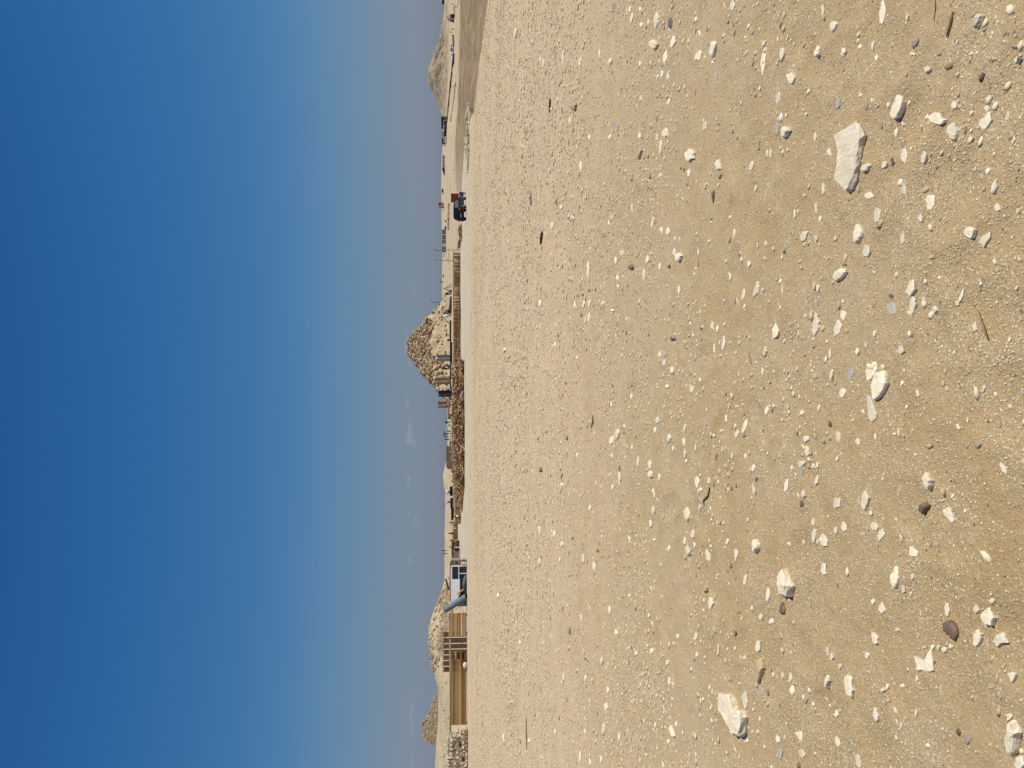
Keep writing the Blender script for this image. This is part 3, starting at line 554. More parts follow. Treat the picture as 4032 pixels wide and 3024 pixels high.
TF = [(530,70,9,60,0,'b',.8),(793,145,12,25,0,'w',.5),(715,300,12,50,0,'w',.4),(1412,160,12,50,0,'w',.2),(1590,280,10,48,10,'w',.2),(1725,355,20,38,0,'w',.5),(1670,345,18,32,0,'w',.4),(1237,230,9,30,0,'w',.2),(1210,280,9,28,0,'w',.2),(2120,50,18,60,5,'b',.8),(2082,440,12,17,0,'w',.8),(1820,580,40,42,0,'w',.8),(1780,540,16,40,5,'w',.4),(1732,640,28,30,20,'t',.8),(1270,610,13,34,0,'w',.6),(1402,665,24,24,0,'b',.8),(1547,600,18,32,0,'w',.4),(1517,710,16,68,3,'w',.2),(1325,545,25,25,0,'w',.2),(1455,545,20,38,0,'t',.2),(1655,660,17,36,0,'w',.3),(1032,680,17,62,3,'w',.6),(1030,775,14,40,0,'g',.5),(1030,850,18,34,0,'o',.8),(1095,862,9,20,0,'d',.7),(1285,760,12,28,0,'w',.4),(912,1000,12,42,0,'w',.5),(990,990,12,40,12,'w',.5),(1040,985,13,36,0,'w',.4),(1160,985,12,28,15,'w',.6),(1035,1105,14,42,0,'w',.3),(1000,1130,14,22,0,'w',.3),(970,1080,10,20,0,'b',.7),(1240,1045,22,16,0,'w',.5),(608,985,12,30,0,'w',.5),(2115,1180,20,35,-20,'w',.4),(2155,1205,14,28,0,'w',.3),(1820,880,10,33,0,'w',.2),(742,1345,11,35,0,'w',.5),(300,1388,18,25,0,'w',.8),(1650,1430,18,33,5,'w',.3),(1690,1420,14,36,0,'g',.1),(1692,1500,20,30,0,'w',.3),(1760,1570,20,32,0,'w',.8),(932,1455,8,20,0,'w',.6),(2130,1380,10,48,0,'w',.15),(1990,540,8,30,0,'w',.2),(1945,1260,12,16,0,'w',.3),(1290,830,12,18,0,'w',.3),(500,785,9,18,0,'b',.8)]
TG_ = [(1243,42,13,15,0,'b',.8),(1233,205,13,30,0,'w',.7),(1285,460,28,52,15,'w',.8),(1235,515,30,40,0,'w',.3),(1718,48,20,17,0,'w',.5),(1405,138,10,28,0,'w',.4),(1632,345,20,35,10,'w',.5),(1612,425,14,28,0,'w',.2),(1930,70,22,30,0,'w',.2),(1735,500,24,45,-5,'w',.5),(1873,410,16,36,20,'w',.5),(1865,530,15,42,0,'w',.3),(1872,630,15,45,0,'w',.4),(1885,700,15,20,0,'w',.4),(1768,590,11,26,10,'w',.5),(1965,580,9,35,0,'w',.2),(2147,665,14,34,15,'b',.6),(843,492,12,24,0,'d',.9),(615,773,20,22,0,'b',.9),(795,820,15,42,0,'t',.8),(803,903,28,14,0,'w',.2),(1463,700,13,48,0,'w',.5),(1567,725,20,50,0,'w',.5),(1572,815,28,34,0,'w',.7),(1650,840,16,36,0,'w',.4),(1303,840,10,46,0,'w',.4),(1240,655,8,18,0,'w',.4),(935,645,12,20,0,'w',.3),(1413,580,13,16,0,'w',.6),(1240,925,14,24,0,'w',.4),(1978,878,24,52,-5,'w',.4),(2010,945,18,20,0,'w',.5),(2080,870,10,30,0,'w',.2),(2125,885,11,48,3,'p',.6),(2005,1095,18,36,0,'w',.2),(1605,975,12,48,0,'w',.15),(1045,1105,16,36,0,'w',.3),(1597,1130,16,40,0,'w',.5),(1893,1155,30,70,-8,'w',.65),(1573,1240,17,42,0,'w',.7),(1680,1185,13,30,0,'p',.2),(1375,1210,14,18,0,'g',.7),(1390,1375,12,35,0,'w',.4),(1607,1385,16,12,0,'w',.6),(1947,1330,23,38,10,'w',.4),(1870,1395,16,48,0,'w',.5),(1897,1480,26,58,-8,'w',.85),(1733,1465,11,32,0,'w',.3),(803,1420,19,28,0,'w',.7),(605,1300,9,36,0,'w',.3),(1113,1478,13,17,0,'b',.9),(985,1545,16,44,0,'w',.3),(608,1575,17,40,0,'w',.6),(782,1558,10,18,0,'w',.3),(1080,1612,16,36,0,'w',.2),(735,1330,13,30,0,'w',.4),(975,1270,9,30,0,'g',.5),(2100,1440,12,15,0,'w',.6),(1958,1430,11,28,0,'w',.15),(2075,1520,22,56,-15,'w',.08),(512,1540,10,15,0,'w',.6),(500,780,8,18,0,'b',.6)]
TH = [(243,165,10,33,0,'w',.8),(2052,105,20,28,0,'t',.9),(2098,225,26,58,0,'w',.4),(1390,160,14,19,0,'w',.5),(810,270,10,24,0,'b',.8),(1445,270,12,14,0,'b',.9),(1558,335,12,24,0,'w',.7),(1215,285,11,40,0,'w',.2),(970,345,8,36,0,'w',.2),(870,465,12,40,0,'d',.6),(435,565,14,26,0,'w',.3),(400,400,8,21,0,'w',.2),(2095,500,33,52,0,'t',.25),(1967,510,17,36,5,'w',.4),(1810,510,14,21,0,'w',.3),(1275,480,17,28,-5,'w',.2),(1535,480,15,27,0,'t',.3),(1468,605,14,38,0,'g',.4),(1445,660,14,22,0,'w',.4),(1385,735,10,26,0,'b',.6),(1665,690,10,27,0,'g',.7),(1718,742,15,23,0,'w',.4),(1975,670,12,24,0,'w',.3),(2165,620,12,52,0,'w',.3),(1583,640,16,26,0,'w',.3),(1145,730,13,38,0,'w',.6),(1005,880,9,32,0,'w',.5),(815,865,7,28,0,'w',.4),(1735,900,12,40,0,'w',.3),(1200,985,13,28,0,'w',.4),(1187,1120,20,46,0,'w',.3),(1168,1325,19,62,5,'w',.8),(1492,1225,11,50,-3,'t',.8),(1762,1350,20,58,-25,'w',.7),(1795,1275,14,30,0,'w',.4),(1728,1430,12,24,0,'w',.4),(1615,1285,10,24,0,'w',.3),(1300,1390,9,42,0,'w',.2),(1000,1340,10,25,0,'w',.3),(1047,1605,11,40,0,'w',.3),(1143,1580,10,42,0,'w',.4),(290,1390,11,46,0,'w',.5),(512,1420,13,20,0,'w',.7),(960,1560,10,48,0,'w',.2),(740,1340,9,26,0,'w',.3)]
special = {}   # (tile, x, y) -> crafted description
SPC = {('A',524,560):'squarish flat white stone left of the large slab', ('A',478,955):'chunky pale stone with a shadowed foot, beside a grey flake',
 ('A',1295,782):'long pale leaf shaped stone lying above the large slab', ('A',1706,948):'white faceted block right of the crumbly white patch', ('A',1187,90):'long pale flake at the top edge of the photo',
 ('A',1935,880):'long slanted pale slab half buried in sand', ('A',1425,310):'oval pinkish brown pebble with a crease', ('A',1880,145):'pale wedge shaped rock slanting in the top right corner area', ('A',2000,1350):'tall narrow pale stone with dark lower end near right edge',
 ('B',1012,405):'upright oval white rock with dark shaded foot', ('B',870,705):'grey ended white stone lying across the sand', ('B',1158,1500):'large smooth oval pale slab beside a chalky streak', ('B',1100,1410):'long chalky streak of flat limestone beside the oval slab',
 ('B',1392,795):'pale triangular tooth shaped stone in the middle foreground', ('C',1100,390):'ragged white flat stone just below the oval slab', ('C',1065,1045):'plain white oblong stone in the middle foreground', ('C',1510,910):'white faceted rock above the brown knobbly rock',
 ('C',1482,1105):'brown knobbly rock beside a long pale slab', ('C',1670,1150):'long pale curved slab beside the brown knobbly rock', ('C',265,1378):'two toned white rock with one dark brown shaded face', ('C',763,1342):'bright white oval stone beside a thin pale flake',
 ('D',468,325):'large white faceted rock above a dark brown pebble', ('D',458,505):'dark brown rounded pebble below the white faceted rock', ('D',285,955):'ochre orange rock with rough surface', ('D',783,1035):'upright pointed pale stone casting a dark shadow', ('D',948,1065):'long pale almond shaped stone with layered edge',
 ('D',1950,565):'white ragged block in the group near the right edge', ('D',1878,710):'pale domed stone between two white ragged blocks', ('D',2045,728):'flat pitted white block in the group near the right edge', ('D',2130,995):'round flat pale stone near the right edge', ('D',1278,280):'elongated pale rock with ridged side in the lower foreground',
 ('E',1622,180):'pale upright oval rock next to a dark grey stone', ('E',1743,205):'dark grey flint next to the pale oval rock', ('E',2120,420):'pale rock with brown shaded half near the top', ('E',1915,1350):'broken cluster like pale rock with angular faces', ('E',1478,1330):'tan rock with a long dark shadowed side', ('E',400,285):'lone pale block on the distant gravel near the top',
 ('F',1820,580):'round bright white rock beside a tan one', ('F',1402,665):'dark brown rounded rock in the middle distance', ('F',1760,1570):'small bright white rock standing up from grit', ('F',1030,850):'yellowish ochre lump at the end of a broken line of stones',
 ('G',1285,460):'large pale rock with crumbling foot in the middle distance', ('G',615,773):'lone brown rock on the distant gravel', ('G',1893,1155):'pale rounded long rock with shaded underside', ('G',1897,1480):'double pale rock with a dark lower end',
 ('H',2095,500):'flat tan slab with ragged outline', ('H',1168,1325):'tall pale angular stone in the lower middle distance', ('H',1762,1350):'slanted pale bone shaped stone', ('H',2098,225):'bright white block with crumbling left side'}
CATN = {'w': 'pale', 'g': 'grey', 't': 'tan', 'o': 'ochre', 'b': 'brown', 'p': 'mauve', 'd': 'dark grey'}
allst = []
for tn, L_, ox, oy, k in (('A', TA, 2832, 0, K1), ('B', TB, 2832, 700, K1), ('C', TC, 2832, 1400, K1), ('D', TD, 2832, 2124, K1),
                          ('E', TE, 1850, 0, K2), ('F', TF, 1850, 750, K2), ('G', TG_, 1850, 1500, K2), ('H', TH, 1850, 2274, K2)):
    for s_ in L_:
        x, y, rx, ry, ro, mk, hf = s_
        allst.append((ox + x * k, oy + y * k, rx * k, ry * k, ro, mk, hf, SPC.get((tn, x, y))))
def poly_px(L_, ox, oy, k): return [(ox + a * k, oy + b * k) for a, b in L_]
POLY = [(poly_px([(835,985),(915,925),(1008,885),(1030,905),(1068,985),(1055,1040),(1050,1110),(1030,1185),(1015,1250),(1000,1310),(960,1372),(930,1385),(880,1360),(828,1322),(845,1240),(855,1150),(862,1090),(846,1030)], 2832, 0, K1), 'w', .34, 'largest stone, a long pale slab with angular end in the near sand'),
        (poly_px([(-28,1118),(60,1112),(100,1140),(128,1205),(150,1268),(200,1238),(218,1290),(210,1400),(195,1432),(150,1410),(125,1425),(95,1395),(60,1345),(10,1290),(-32,1235)], 2832, 2124, K1), 'w', .4, 'second largest stone, a broad pale block with a cleft, below the ochre rock'),
        (poly_px([(1410,850),(1425,900),(1430,955),(1500,960),(1565,955),(1560,880),(1540,790),(1520,820),(1505,870),(1460,868)], 2832, 2124, K1), 'w', .10, 'jagged flat white stone with a notched upper side'),
        (poly_px([(1620,600),(1665,583),(1710,600),(1735,640),(1742,700),(1725,740),(1695,725),(1690,695),(1655,695),(1622,665)], 2832, 2124, K1), 'b', .5, 'smooth kidney shaped dark brown stone'),
        (poly_px([(2125,1310),(2180,1320),(2212,1400),(2195,1500),(2165,1555),(2110,1578),(2060,1550),(2050,1480),(2085,1400)], 2832, 2124, K1), 'w', .6, 'tall ridged pale rock with dark foot near the bottom right corner'),
        (poly_px([(545,1405),(605,1388),(612,1430),(606,1468),(580,1450)], 2832, 2124, K1), 'w', .25, 'flat pale triangular chip near the bottom edge'),
        (poly_px([(1740,1270),(1815,1270),(1818,1308),(1745,1308)], 1850, 750, K2), 'd', .3, 'rectangular dark grey slate piece lying alone')]
anch = []
for i_, (pl, mk, hf, lab) in enumerate(POLY):
    o = stone(0, 0, 0, 0, 0, mk, hf, 1, poly=pl, seed=900 + i_)
    tag(o, lab, 'stone', 'stones lying on the sand'); anch.append((sum(p[0] for p in pl) / len(pl), sum(p[1] for p in pl) / len(pl), lab))
for s_ in allst:
    if s_[7]: anch.append((s_[0], s_[1], s_[7]))
sizes = sorted([(s_[2] * s_[3] * (4 if s_[7] else 1)) for s_ in allst], reverse=True); CUT = sizes[292]
small_objs = []
used = {}; ORD = ['', 'second ', 'third ', 'fourth ', 'fifth ', 'sixth ', 'seventh ', 'eighth ', 'ninth ', 'tenth ']
pend = []
for i_, s_ in enumerate(allst):
    px, py, rx, ry, ro, mk, hf, lab = s_
    o = stone(px, py, rx, ry, ro, mk, hf, 1, seed=i_ + 1)
    if lab: tag(o, lab, 'stone', 'stones lying on the sand'); continue
    if rx * ry <= CUT: small_objs.append(o); continue
    best = min(anch, key=lambda a: math.hypot(a[0] - px, a[1] - py)); dx, dy = px - best[0], py - best[1]
    d_ = ('right of' if dx > 0 else 'left of') if abs(dx) > abs(dy) else ('below' if dy > 0 else 'above')
    big = max(rx, ry); size = 'tiny' if big < 12 else 'small' if big < 24 else 'medium'
    shp = 'flat' if hf <= .2 else 'upright' if hf >= .6 else 'angular'
    pend.append((best[2], d_, math.hypot(dx, dy), CATN[mk] + ' ' + shp, size, o, (min(rx, ry) / max(rx, ry))))
# the smallest of the traced chips, past the limit, go into one mesh
V = []; FF = []; T = []; off = 0
for o in small_objs:
    me = o.data; n = len(me.vertices); a = np.empty(n * 3); me.vertices.foreach_get('co', a); V.append(a.reshape(-1, 3) + np.array(o.location)[None])
    f = np.empty(len(me.polygons) * 3, int); me.loops.foreach_get('vertex_index', f); FF.append(f.reshape(-1, 3) + off); off += n
    nm = me.materials[0].name; T.append(np.full(n, .01 if nm in ('brown_flint', 'dark_grey_stone') else .07 if nm in ('grey_limestone', 'mauve_pebble') else .2 if nm == 'tan_sandstone' else .95))
    bpy.data.objects.remove(o); bpy.data.meshes.remove(me)
o = big_mesh('small_stones', np.concatenate(V), np.concatenate(FF), 3, GRM, False, {'tone': np.concatenate(T)})
tag(o, 'smaller stones and chips strewn between the larger ones', 'stones', kind='stuff')
seen = {}
for best, d_, dist, col_, size, o, asp in sorted(pend, key=lambda p: p[2]):
    key = (best, d_, col_); n_ = seen.get(key, 0); seen[key] = n_ + 1
    short = best.split(',')[0]
    wd = short.split()
    short = ' '.join(wd[:8])
    for tail in (' with', ' a', ' the', ' in', ' of', ' near', ' and', ' beside', ' at'):
        while short.endswith(tail): short = short[:-len(tail)]
    lab = '%s%s chip, %s %s' % ('nearest ' if n_ == 0 else ORD[min(n_, 9)] + 'nearest ', col_, d_, short)
    tag(o, ' '.join(lab.split()[:16]), 'stone', 'stones lying on the sand')
# twigs lying on the ground
def twig(pts, k, ox, oy, r, mt_, lab, name='twig'):
    q = []
    for a, b in pts:
        c = G(ox + a * k, oy + b * k); q.append(Vector((c.x, c.y, g1(c.x, c.y) + r * .8)))
    o = MB().tube(q, [r * .6] + [r] * (len(q) - 2) + [r * .35], 7).build(name, mt_, smooth=True); tag(o, lab, 'twig', 'twigs on the sand')
twig([(1715,85),(1705,140),(1690,200),(1672,270)], K1, 2832, 0, .006, TWIG, 'short thick brown twig near the top right corner')
twig([(1835,920),(1880,985),(1915,1075),(1955,1180)], K1, 2832, 700, .0045, TWIG, 'long thin tan stalk slanting beside a pitted white stone')
twig([(1575,0),(1583,70),(1577,150)], K1, 2832, 0, .002, TWIGD, 'hair thin dark stem at the top edge')
twig([(215,1250),(228,1300),(240,1350)], K1, 2832, 700, .0035, TWIG, 'thin straw lying among small chips in mid foreground')
twig([(2095,930),(2082,1000),(2050,1040),(2055,1080)], K2, 1850, 1500, .006, TWIGD, 'crooked dark root left of the near sand')
twig([(1078,300),(1070,360),(1055,415)], K2, 1850, 1500, .008, TWIGD, 'short dark stick on the middle distance gravel')
twig([(707,850),(705,910),(700,985)], K2, 1850, 0, .02, TWIGD, 'dark straight stick on the distant gravel near the top')
twig([(640,360),(635,410),(628,470)], K2, 1850, 750, .03, TWIGD, 'dark stick on the distant gravel below the car')
twig([(497,1220),(500,1320),(508,1500)], K2, 1850, 2274, .02, TWIG, 'long pale stick on the gravel near the bottom')
twig([(1985,600),(1995,630),(2005,665)], K2, 1850, 750, .004, TWIG, 'short reddish twig right of the white rounded rock')
# ------------------------------------------------------------------ ruined pyramid
PYC = Vector((XY(1372, 530), 530, 0)); PH = 29.0; PW = 33.0
PB = float(base_z(np.array([PYC.x]), np.array([500.0]))[0]) - .5
pyr = empty('ruined_pyramid', 'crumbling stone pyramid with rubble blocks above a sandy skirt', 'pyramid', (PYC.x, PYC.y, PB))
PROF = np.array([(-66, 0), (-50, 1.0), (-37, 4.4), (-30, 8.5), (-24, 12.2), (-16, 21.0), (-8.5, 28.0), (-3, 29.8), (3.2, 30.6), (7.5, 28.2), (14, 20.6), (20, 14.4), (27, 9.4), (33, 3.6), (40, .3), (60, 0)])
# pixel outline gives the silhouette: x to the left of centre is positive py
PO = np.array([(1130, 1771), (1165, 1764), (1192, 1748), (1209, 1733), (1228, 1722), (1239, 1705), (1263, 1680), (1285, 1664), (1297, 1645), (1319, 1627), (1336, 1610), (1349, 1604), (1370, 1601), (1388, 1599), (1397, 1605), (1412, 1623), (1427, 1636), (1451, 1654), (1471, 1664), (1487, 1684), (1503, 1701), (1518, 1718), (1534, 1730), (1550, 1748), (1568, 1766), (1590, 1772)], float)
pox = (1512 - PO[:, 0]) / F * 530 - PYC.x; poz = Zra(PO[:, 1], 530) - PB
oi_ = np.argsort(pox); pox = pox[oi_]; poz = np.maximum(poz[oi_] - .9 * np.clip(poz[oi_] / 20, 0, 1), 0)
def pyr_h(x, y):
    """height over the base: silhouette profile across x, falling away on the front and back faces"""
    s = np.interp(x, pox, poz); c = np.cos(.4); sn = -np.sin(.4)
    xr = x * c - y * sn; yr = x * sn + y * c
    f = 31.5 - np.abs(yr) * .86
    bench = 0
    return np.maximum(np.minimum(s + .0 * y, f), 0)
gxn = np.linspace(-70, 72, 240); gyn = np.linspace(-62, 62, 170); PX, PYY = np.meshgrid(gxn, gyn)
hh = pyr_h(PX, PYY); rough_ = (fbm(PX / 5, PYY / 5, 12, 5) - .5) * 5.0 * np.clip(hh / 6, 0, 1) * np.where(np.abs(PYY) < 2, .25, 1)
# masonry courses: quantise upper part into ledges
up_ = sst((hh - (10 + 5 * (fbm(PX / 14, PYY / 14, 5) - .5) - PX * -.16)) / 4)
ledge = np.round(hh / 1.25) * 1.25
hz = (hh + rough_) * (1 - up_ * .6) + (ledge + rough_ * .6) * up_ * .6
hz = np.where(hh <= 0.01, -1.2, hz)
nn = PX.shape[1]; ii = np.arange(PX.shape[0] - 1)[:, None]; jj = np.arange(nn - 1)[None, :]
FF = np.stack([ii * nn + jj, ii * nn + jj + 1, (ii + 1) * nn + jj + 1, (ii + 1) * nn + jj], -1).reshape(-1, 4)
PM = mat('pyramid_core', (.42, .31, .185), (.60, .475, .31), scale=.16, bump=.5, bscale=.7, detail=9)
core = big_mesh('core', np.stack([PX, PYY, hz], -1).reshape(-1, 3), FF, 4, PM, False); core.parent = pyr
BLK = [mat('core_block_%s' % n, a, b, scale=.6, bump=.15, bscale=1.5, rand=.15) for n, a, b in (('brown', (.27, .185, .11), (.38, .275, .17)), ('tan', (.43, .325, .205), (.54, .42, .28)))]
def pz(x, y):
    xi = np.clip((x + 70) / 142 * 239, 0, 238.99); yi = np.clip((y + 62) / 124 * 169, 0, 168.99)
    a = xi.astype(int); b = yi.astype(int); u = xi - a; v = yi - b
    return (hz[b, a] * (1 - u) + hz[b, a + 1] * u) * (1 - v) + (hz[b + 1, a] * (1 - u) + hz[b + 1, a + 1] * u) * v
def rockmesh(seed, jit=.16):
    r = random.Random(seed); bm = bmesh.new(); bmesh.ops.create_cube(bm, size=1)
    bmesh.ops.bevel(bm, geom=bm.edges[:], offset=.12, segments=1, affect='EDGES')
    for v in bm.verts: v.co += Vector((r.uniform(-1, 1), r.uniform(-1, 1), r.uniform(-1, 1))) * jit * .45
    me = bpy.data.meshes.new('block'); bm.to_mesh(me); bm.free(); return me
blk_me = []
for q in range(10):
    me = rockmesh(q, .22); me.materials.append(BLK[q % 2]); blk_me.append(me)
# the larger blocks as parts
cnt = 0; tries = 0
while cnt < 300 and tries < 9000:
    tries += 1
    x = rng.uniform(-52, 38); y = rng.uniform(-46, 4)
    h = float(pyr_h(x, y))
    if h < 3: continue
    p = 1 if h > 13 + x * .12 else .03
    if rng.random() > p: continue
    z = float(pz(np.array([x]), np.array([y]))[0])
    o = bpy.data.objects.new('block', blk_me[int(rng.integers(10))]); COL.objects.link(o); o.parent = pyr
    o.location = (x, y, z - .1); sx = rng.uniform(1.5, 3.4)
    o.scale = (sx, rng.uniform(1.4, 2.4), rng.uniform(.8, 1.6)); o.rotation_euler = (rng.normal(0, .1), rng.normal(0, .1), rng.normal(.2, .3)); o.scale = tuple(v * (1 - .35 * h / 30) for v in o.scale); cnt += 1
n_ = 9500; x = rng.uniform(-60, 42, n_); y = rng.uniform(-52, 6, n_); h = pyr_h(x, y)
k = (h > .6) & (rng.random(n_) < np.where(h > 12 + x * .12, .9, .03 + .35 * clump(x, y, 7, 19, 2.0)))
x, y = x[k], y[k]
PRM = gravel_mat('pyramid_rubble', [(0, (.22, .145, .08)), (.3, (.33, .23, .135)), (.55, (.42, .31, .19)), (.8, (.52, .4, .26)), (.95, (.64, .53, .37))])
v1 = scatter(x, y, pz(x, y), (.35 + 1.1 * rng.random(len(x)) ** 2.2), .55, CUB_V, CUB_F, tilt=.35, sink=.45, jit=.18)
o = bulk('loose_blocks', None, None, [v1], PRM, pyr)
# ------------------------------------------------------------------ stepped masonry ruin on the far left
RY = 330
ro = [(2733, 1719), (2748, 1706), (2760, 1703), (2780, 1698), (2792, 1692), (2805, 1683), (2818, 1678), (2830, 1665), (2840, 1661), (2870, 1664), (2880, 1667), (2895, 1663), (2900, 1662), (2905, 1680), (2915, 1695), (2922, 1718)]
ra = np.array(ro, float)
ruin = empty('stepped_ruin', 'stepped ruin of coursed brown masonry rising behind the left mound', 'ruin', (XY(2830, RY), RY, 0), .45)
RM = [mat('course_%d' % q, a, b, scale=1.2, bump=.08, bscale=3, rand=.18) for q, (a, b) in enumerate((((.38, .29, .19), (.5, .4, .27)), ((.5, .41, .28), (.6, .5, .36))))]
cm = []
for q in range(6):
    me = rockmesh(q + 40, .1); me.materials.append(RM[q % 2]); cm.append(me)
row = 1662.0; ci = 0; mb = MB()
while row < 1728:
    inside = np.interp(np.arange(2725, 2930), ra[:, 0], ra[:, 1]) <= row + 2.5
    pys = np.arange(2725, 2930)[inside]
    if len(pys) == 0: row += 5.2; continue
    a0, a1 = pys.min(), pys.max(); z1, z0 = Zr(row, RY), Zr(row + 5.2, RY)
    d = (row - 1660) * .10
    mb.box(XY(a1, RY) - ruin.location.x + .1, XY(a0, RY) - ruin.location.x - .1, .35 - d * .5, 3 + d, z0 - .05, z1 - .06)
    py = a0
    while py < a1:
        wpx = rng.uniform(5, 13); wpx = min(wpx, a1 - py + 1)
        if rng.random() > .05:
            o = bpy.data.objects.new('stone', cm[int(rng.integers(6))]); COL.objects.link(o); o.parent = ruin
            o.location = (XY(py + wpx / 2, RY) - ruin.location.x, rng.uniform(-.12, .12) - d * .5 + .5, (z0 + z1) / 2); o.scale = (wpx / F * RY * .97, 1.2, (z1 - z0) * rng.uniform(.8, .97))
            o.rotation_euler = (0, rng.normal(0, .03), rng.normal(0, .05))
        py += wpx
    row += 5.2
mb.build('core', RM[0], ruin)
# ------------------------------------------------------------------ dry stone wall, lower left
WY = 90
wall = empty('dry_stone_wall', 'rough wall of piled limestone boulders at the foot of the mound', 'stone wall', (XY(2960, WY), WY, 0))
WM = mat('wall_stone', (.54, .45, .31), (.68, .59, .43), scale=2.2, bump=.03, bscale=8, rand=.12)
wm = []
for q in range(8):
    me = rockmesh(q + 70, .3); me.materials.append(WM); wm.append(me)
mb = MB(); mb.box(XY(3290, WY) - wall.location.x, XY(2884, WY) - wall.location.x, .45, 2.2, -.2, 1.95); mb.build('rubble_core', WM, wall)
row = 1841.0; nst = 0
while row > 1763:
    hpx = rng.uniform(9.5, 13); py = 2868 + rng.uniform(-3, 6) + max(0, 1800 - row) * .25
    while py < 3290 and nst < 290:
        wpx = rng.uniform(9, 22)
        zt = float(np.interp(py, [2868, 2900, 2950, 3300], [1775, 1765, 1756, 1745]))
        if row - hpx * .5 > zt and rng.random() > .04:
            o = bpy.data.objects.new('stone', wm[int(rng.integers(8))]); COL.objects.link(o); o.parent = wall; nst += 1
            o.location = (XY(py + wpx / 2, WY) - wall.location.x, rng.uniform(-.1, .12) + (1841 - row) * .006, Zr(row - hpx / 2 + rng.uniform(-1, 1), WY))
            o.scale = (wpx / F * WY * 1.05, .7, hpx / F * WY * rng.uniform(.9, 1.15)); o.rotation_euler = (rng.normal(-.05, .14), rng.normal(0, .12), rng.normal(.75, .3))
        py += wpx
    row -= hpx
# ------------------------------------------------------------------ timber stacks
def wood(n, a, b, rand=.42): return mat(n, a, b, rough=.8, scale=3, stretch=(.25, 4, 9), rand=rand, bump=.004, bscale=10)
WD = [wood('timber_brown', (.34, .19, .075), (.48, .29, .13)), wood('timber_gold', (.50, .30, .10), (.62, .40, .16)), wood('timber_pale', (.55, .38, .19), (.66, .49, .28)), wood('timber_dark_shade', (.10, .06, .035), (.17, .11, .065))]
WG = wood('timber_painted', (.44, .46, .10), (.55, .55, .18), .1)
bcache = {}
def board(par, x0, x1, y0, y1, z0, z1, mt, name='plank'):
    me = bcache.get(mt.name)
    if not me:
        t_ = MB().box(-.5, .5, -.5, .5, -.5, .5); me = bpy.data.meshes.new('plank'); me.from_pydata(t_.v, [], t_.f); me.materials.append(mt); bcache[mt.name] = me
    o = bpy.data.objects.new(name, me); COL.objects.link(o); o.parent = par
    o.location = ((x0 + x1) / 2, (y0 + y1) / 2, (z0 + z1) / 2); o.scale = (x1 - x0, y1 - y0, z1 - z0); return o
def stack(name, lab, py0, py1, row0, row1, Y, depth, seed, jitter=.35, painted=False, dark=False, yaw=0):
    R_ = random.Random(seed); xc = XY((py0 + py1) / 2, Y)
    yaw = .28; L_ = (py1 - py0) / F * Y / math.cos(yaw) ; zb = g1(xc, Y)
    s = empty(name, lab, 'timber stack', (xc, Y, zb), yaw, 'timber stacks')
    z = .10; zt = Zr(row0, Y) - zb
    for q in (-.35, .35): board(s, q * L_ - .08, q * L_ + .08, 0, depth, 0, .1, WD[3])
    while z < zt:
        h = R_.choice([.08, .1, .14, .2, .24]); h = min(h, max(.06, zt - z + .03)); y = 0.0; k = 0
        y = R_.choice([0, 0, .03, .12])
        while y < depth:
            wd = R_.uniform(.2, .34); a = R_.uniform(-jitter, .05) * (1 if R_.random() < .5 else .2); b = R_.uniform(-.05, jitter) * .4
            mt = WD[3] if dark and R_.random() < .5 else R_.choice([WD[0], WD[0], WD[1], WD[2], WD[0]])  # darker boards put the shade on this stack into its colour
            if painted and z + h > zt - .12 and k < 3: mt = WG if R_.random() < .7 else WD[1]
            board(s, -L_ / 2 - min(a, 0) * .5, L_ / 2 + b - .2, y, y + wd - .012, z, z + h - .013, mt); y += wd; k += 1
        z += h
    return s
stack('timber_stack', 'long tall stack of brown planks with yellow painted top boards', 2600, 2876, 1770, 1840, 95, 1.3, 3, painted=True)
stack('timber_stack', 'short end on stack of planks squeezed beside the long stack', 2560, 2592, 1777, 1839, 94.5, 1.4, 5, jitter=.1, dark=True)
stack('timber_stack', 'plank stack between the steel columns and the leaning pipe', 2411, 2500, 1767, 1839, 95.2, 1.2, 8, jitter=.2)
TPv = wood('post_timber', (.50, .35, .17), (.60, .44, .24))
p0, p1 = P(1771, 2518, 94.6), P(1772, 2650, 93.9)
o = MB().bar(p0, p1, .17, .2).build('timber_beam', TPv); tag(o, 'pale squared beam lying across the steel columns on stack top', 'beam')
def boulder(lab, px0, px1, py0, py1, Y, mk='w'):
    mb = MB(); a = P(px0, py0, Y); b = P(px1, py1, Y); zb = g1((a.x + b.x) / 2, Y) - .05
    mb.ell(((a.x + b.x) / 2, Y, (zb + a.z) / 2), abs(a.x - b.x) / 2, .35, (a.z - zb) / 2, 9, 6)
    for i_ in range(len(mb.v)): mb.v[i_] = tuple(c + random.uniform(-.04, .04) for c in mb.v[i_])
    o = mb.build('boulder', MK[mk]); tag(o, lab, 'boulder')
boulder('pale boulder against the foot of the long plank stack', 1823, 1840, 2607, 2632, 94.2)
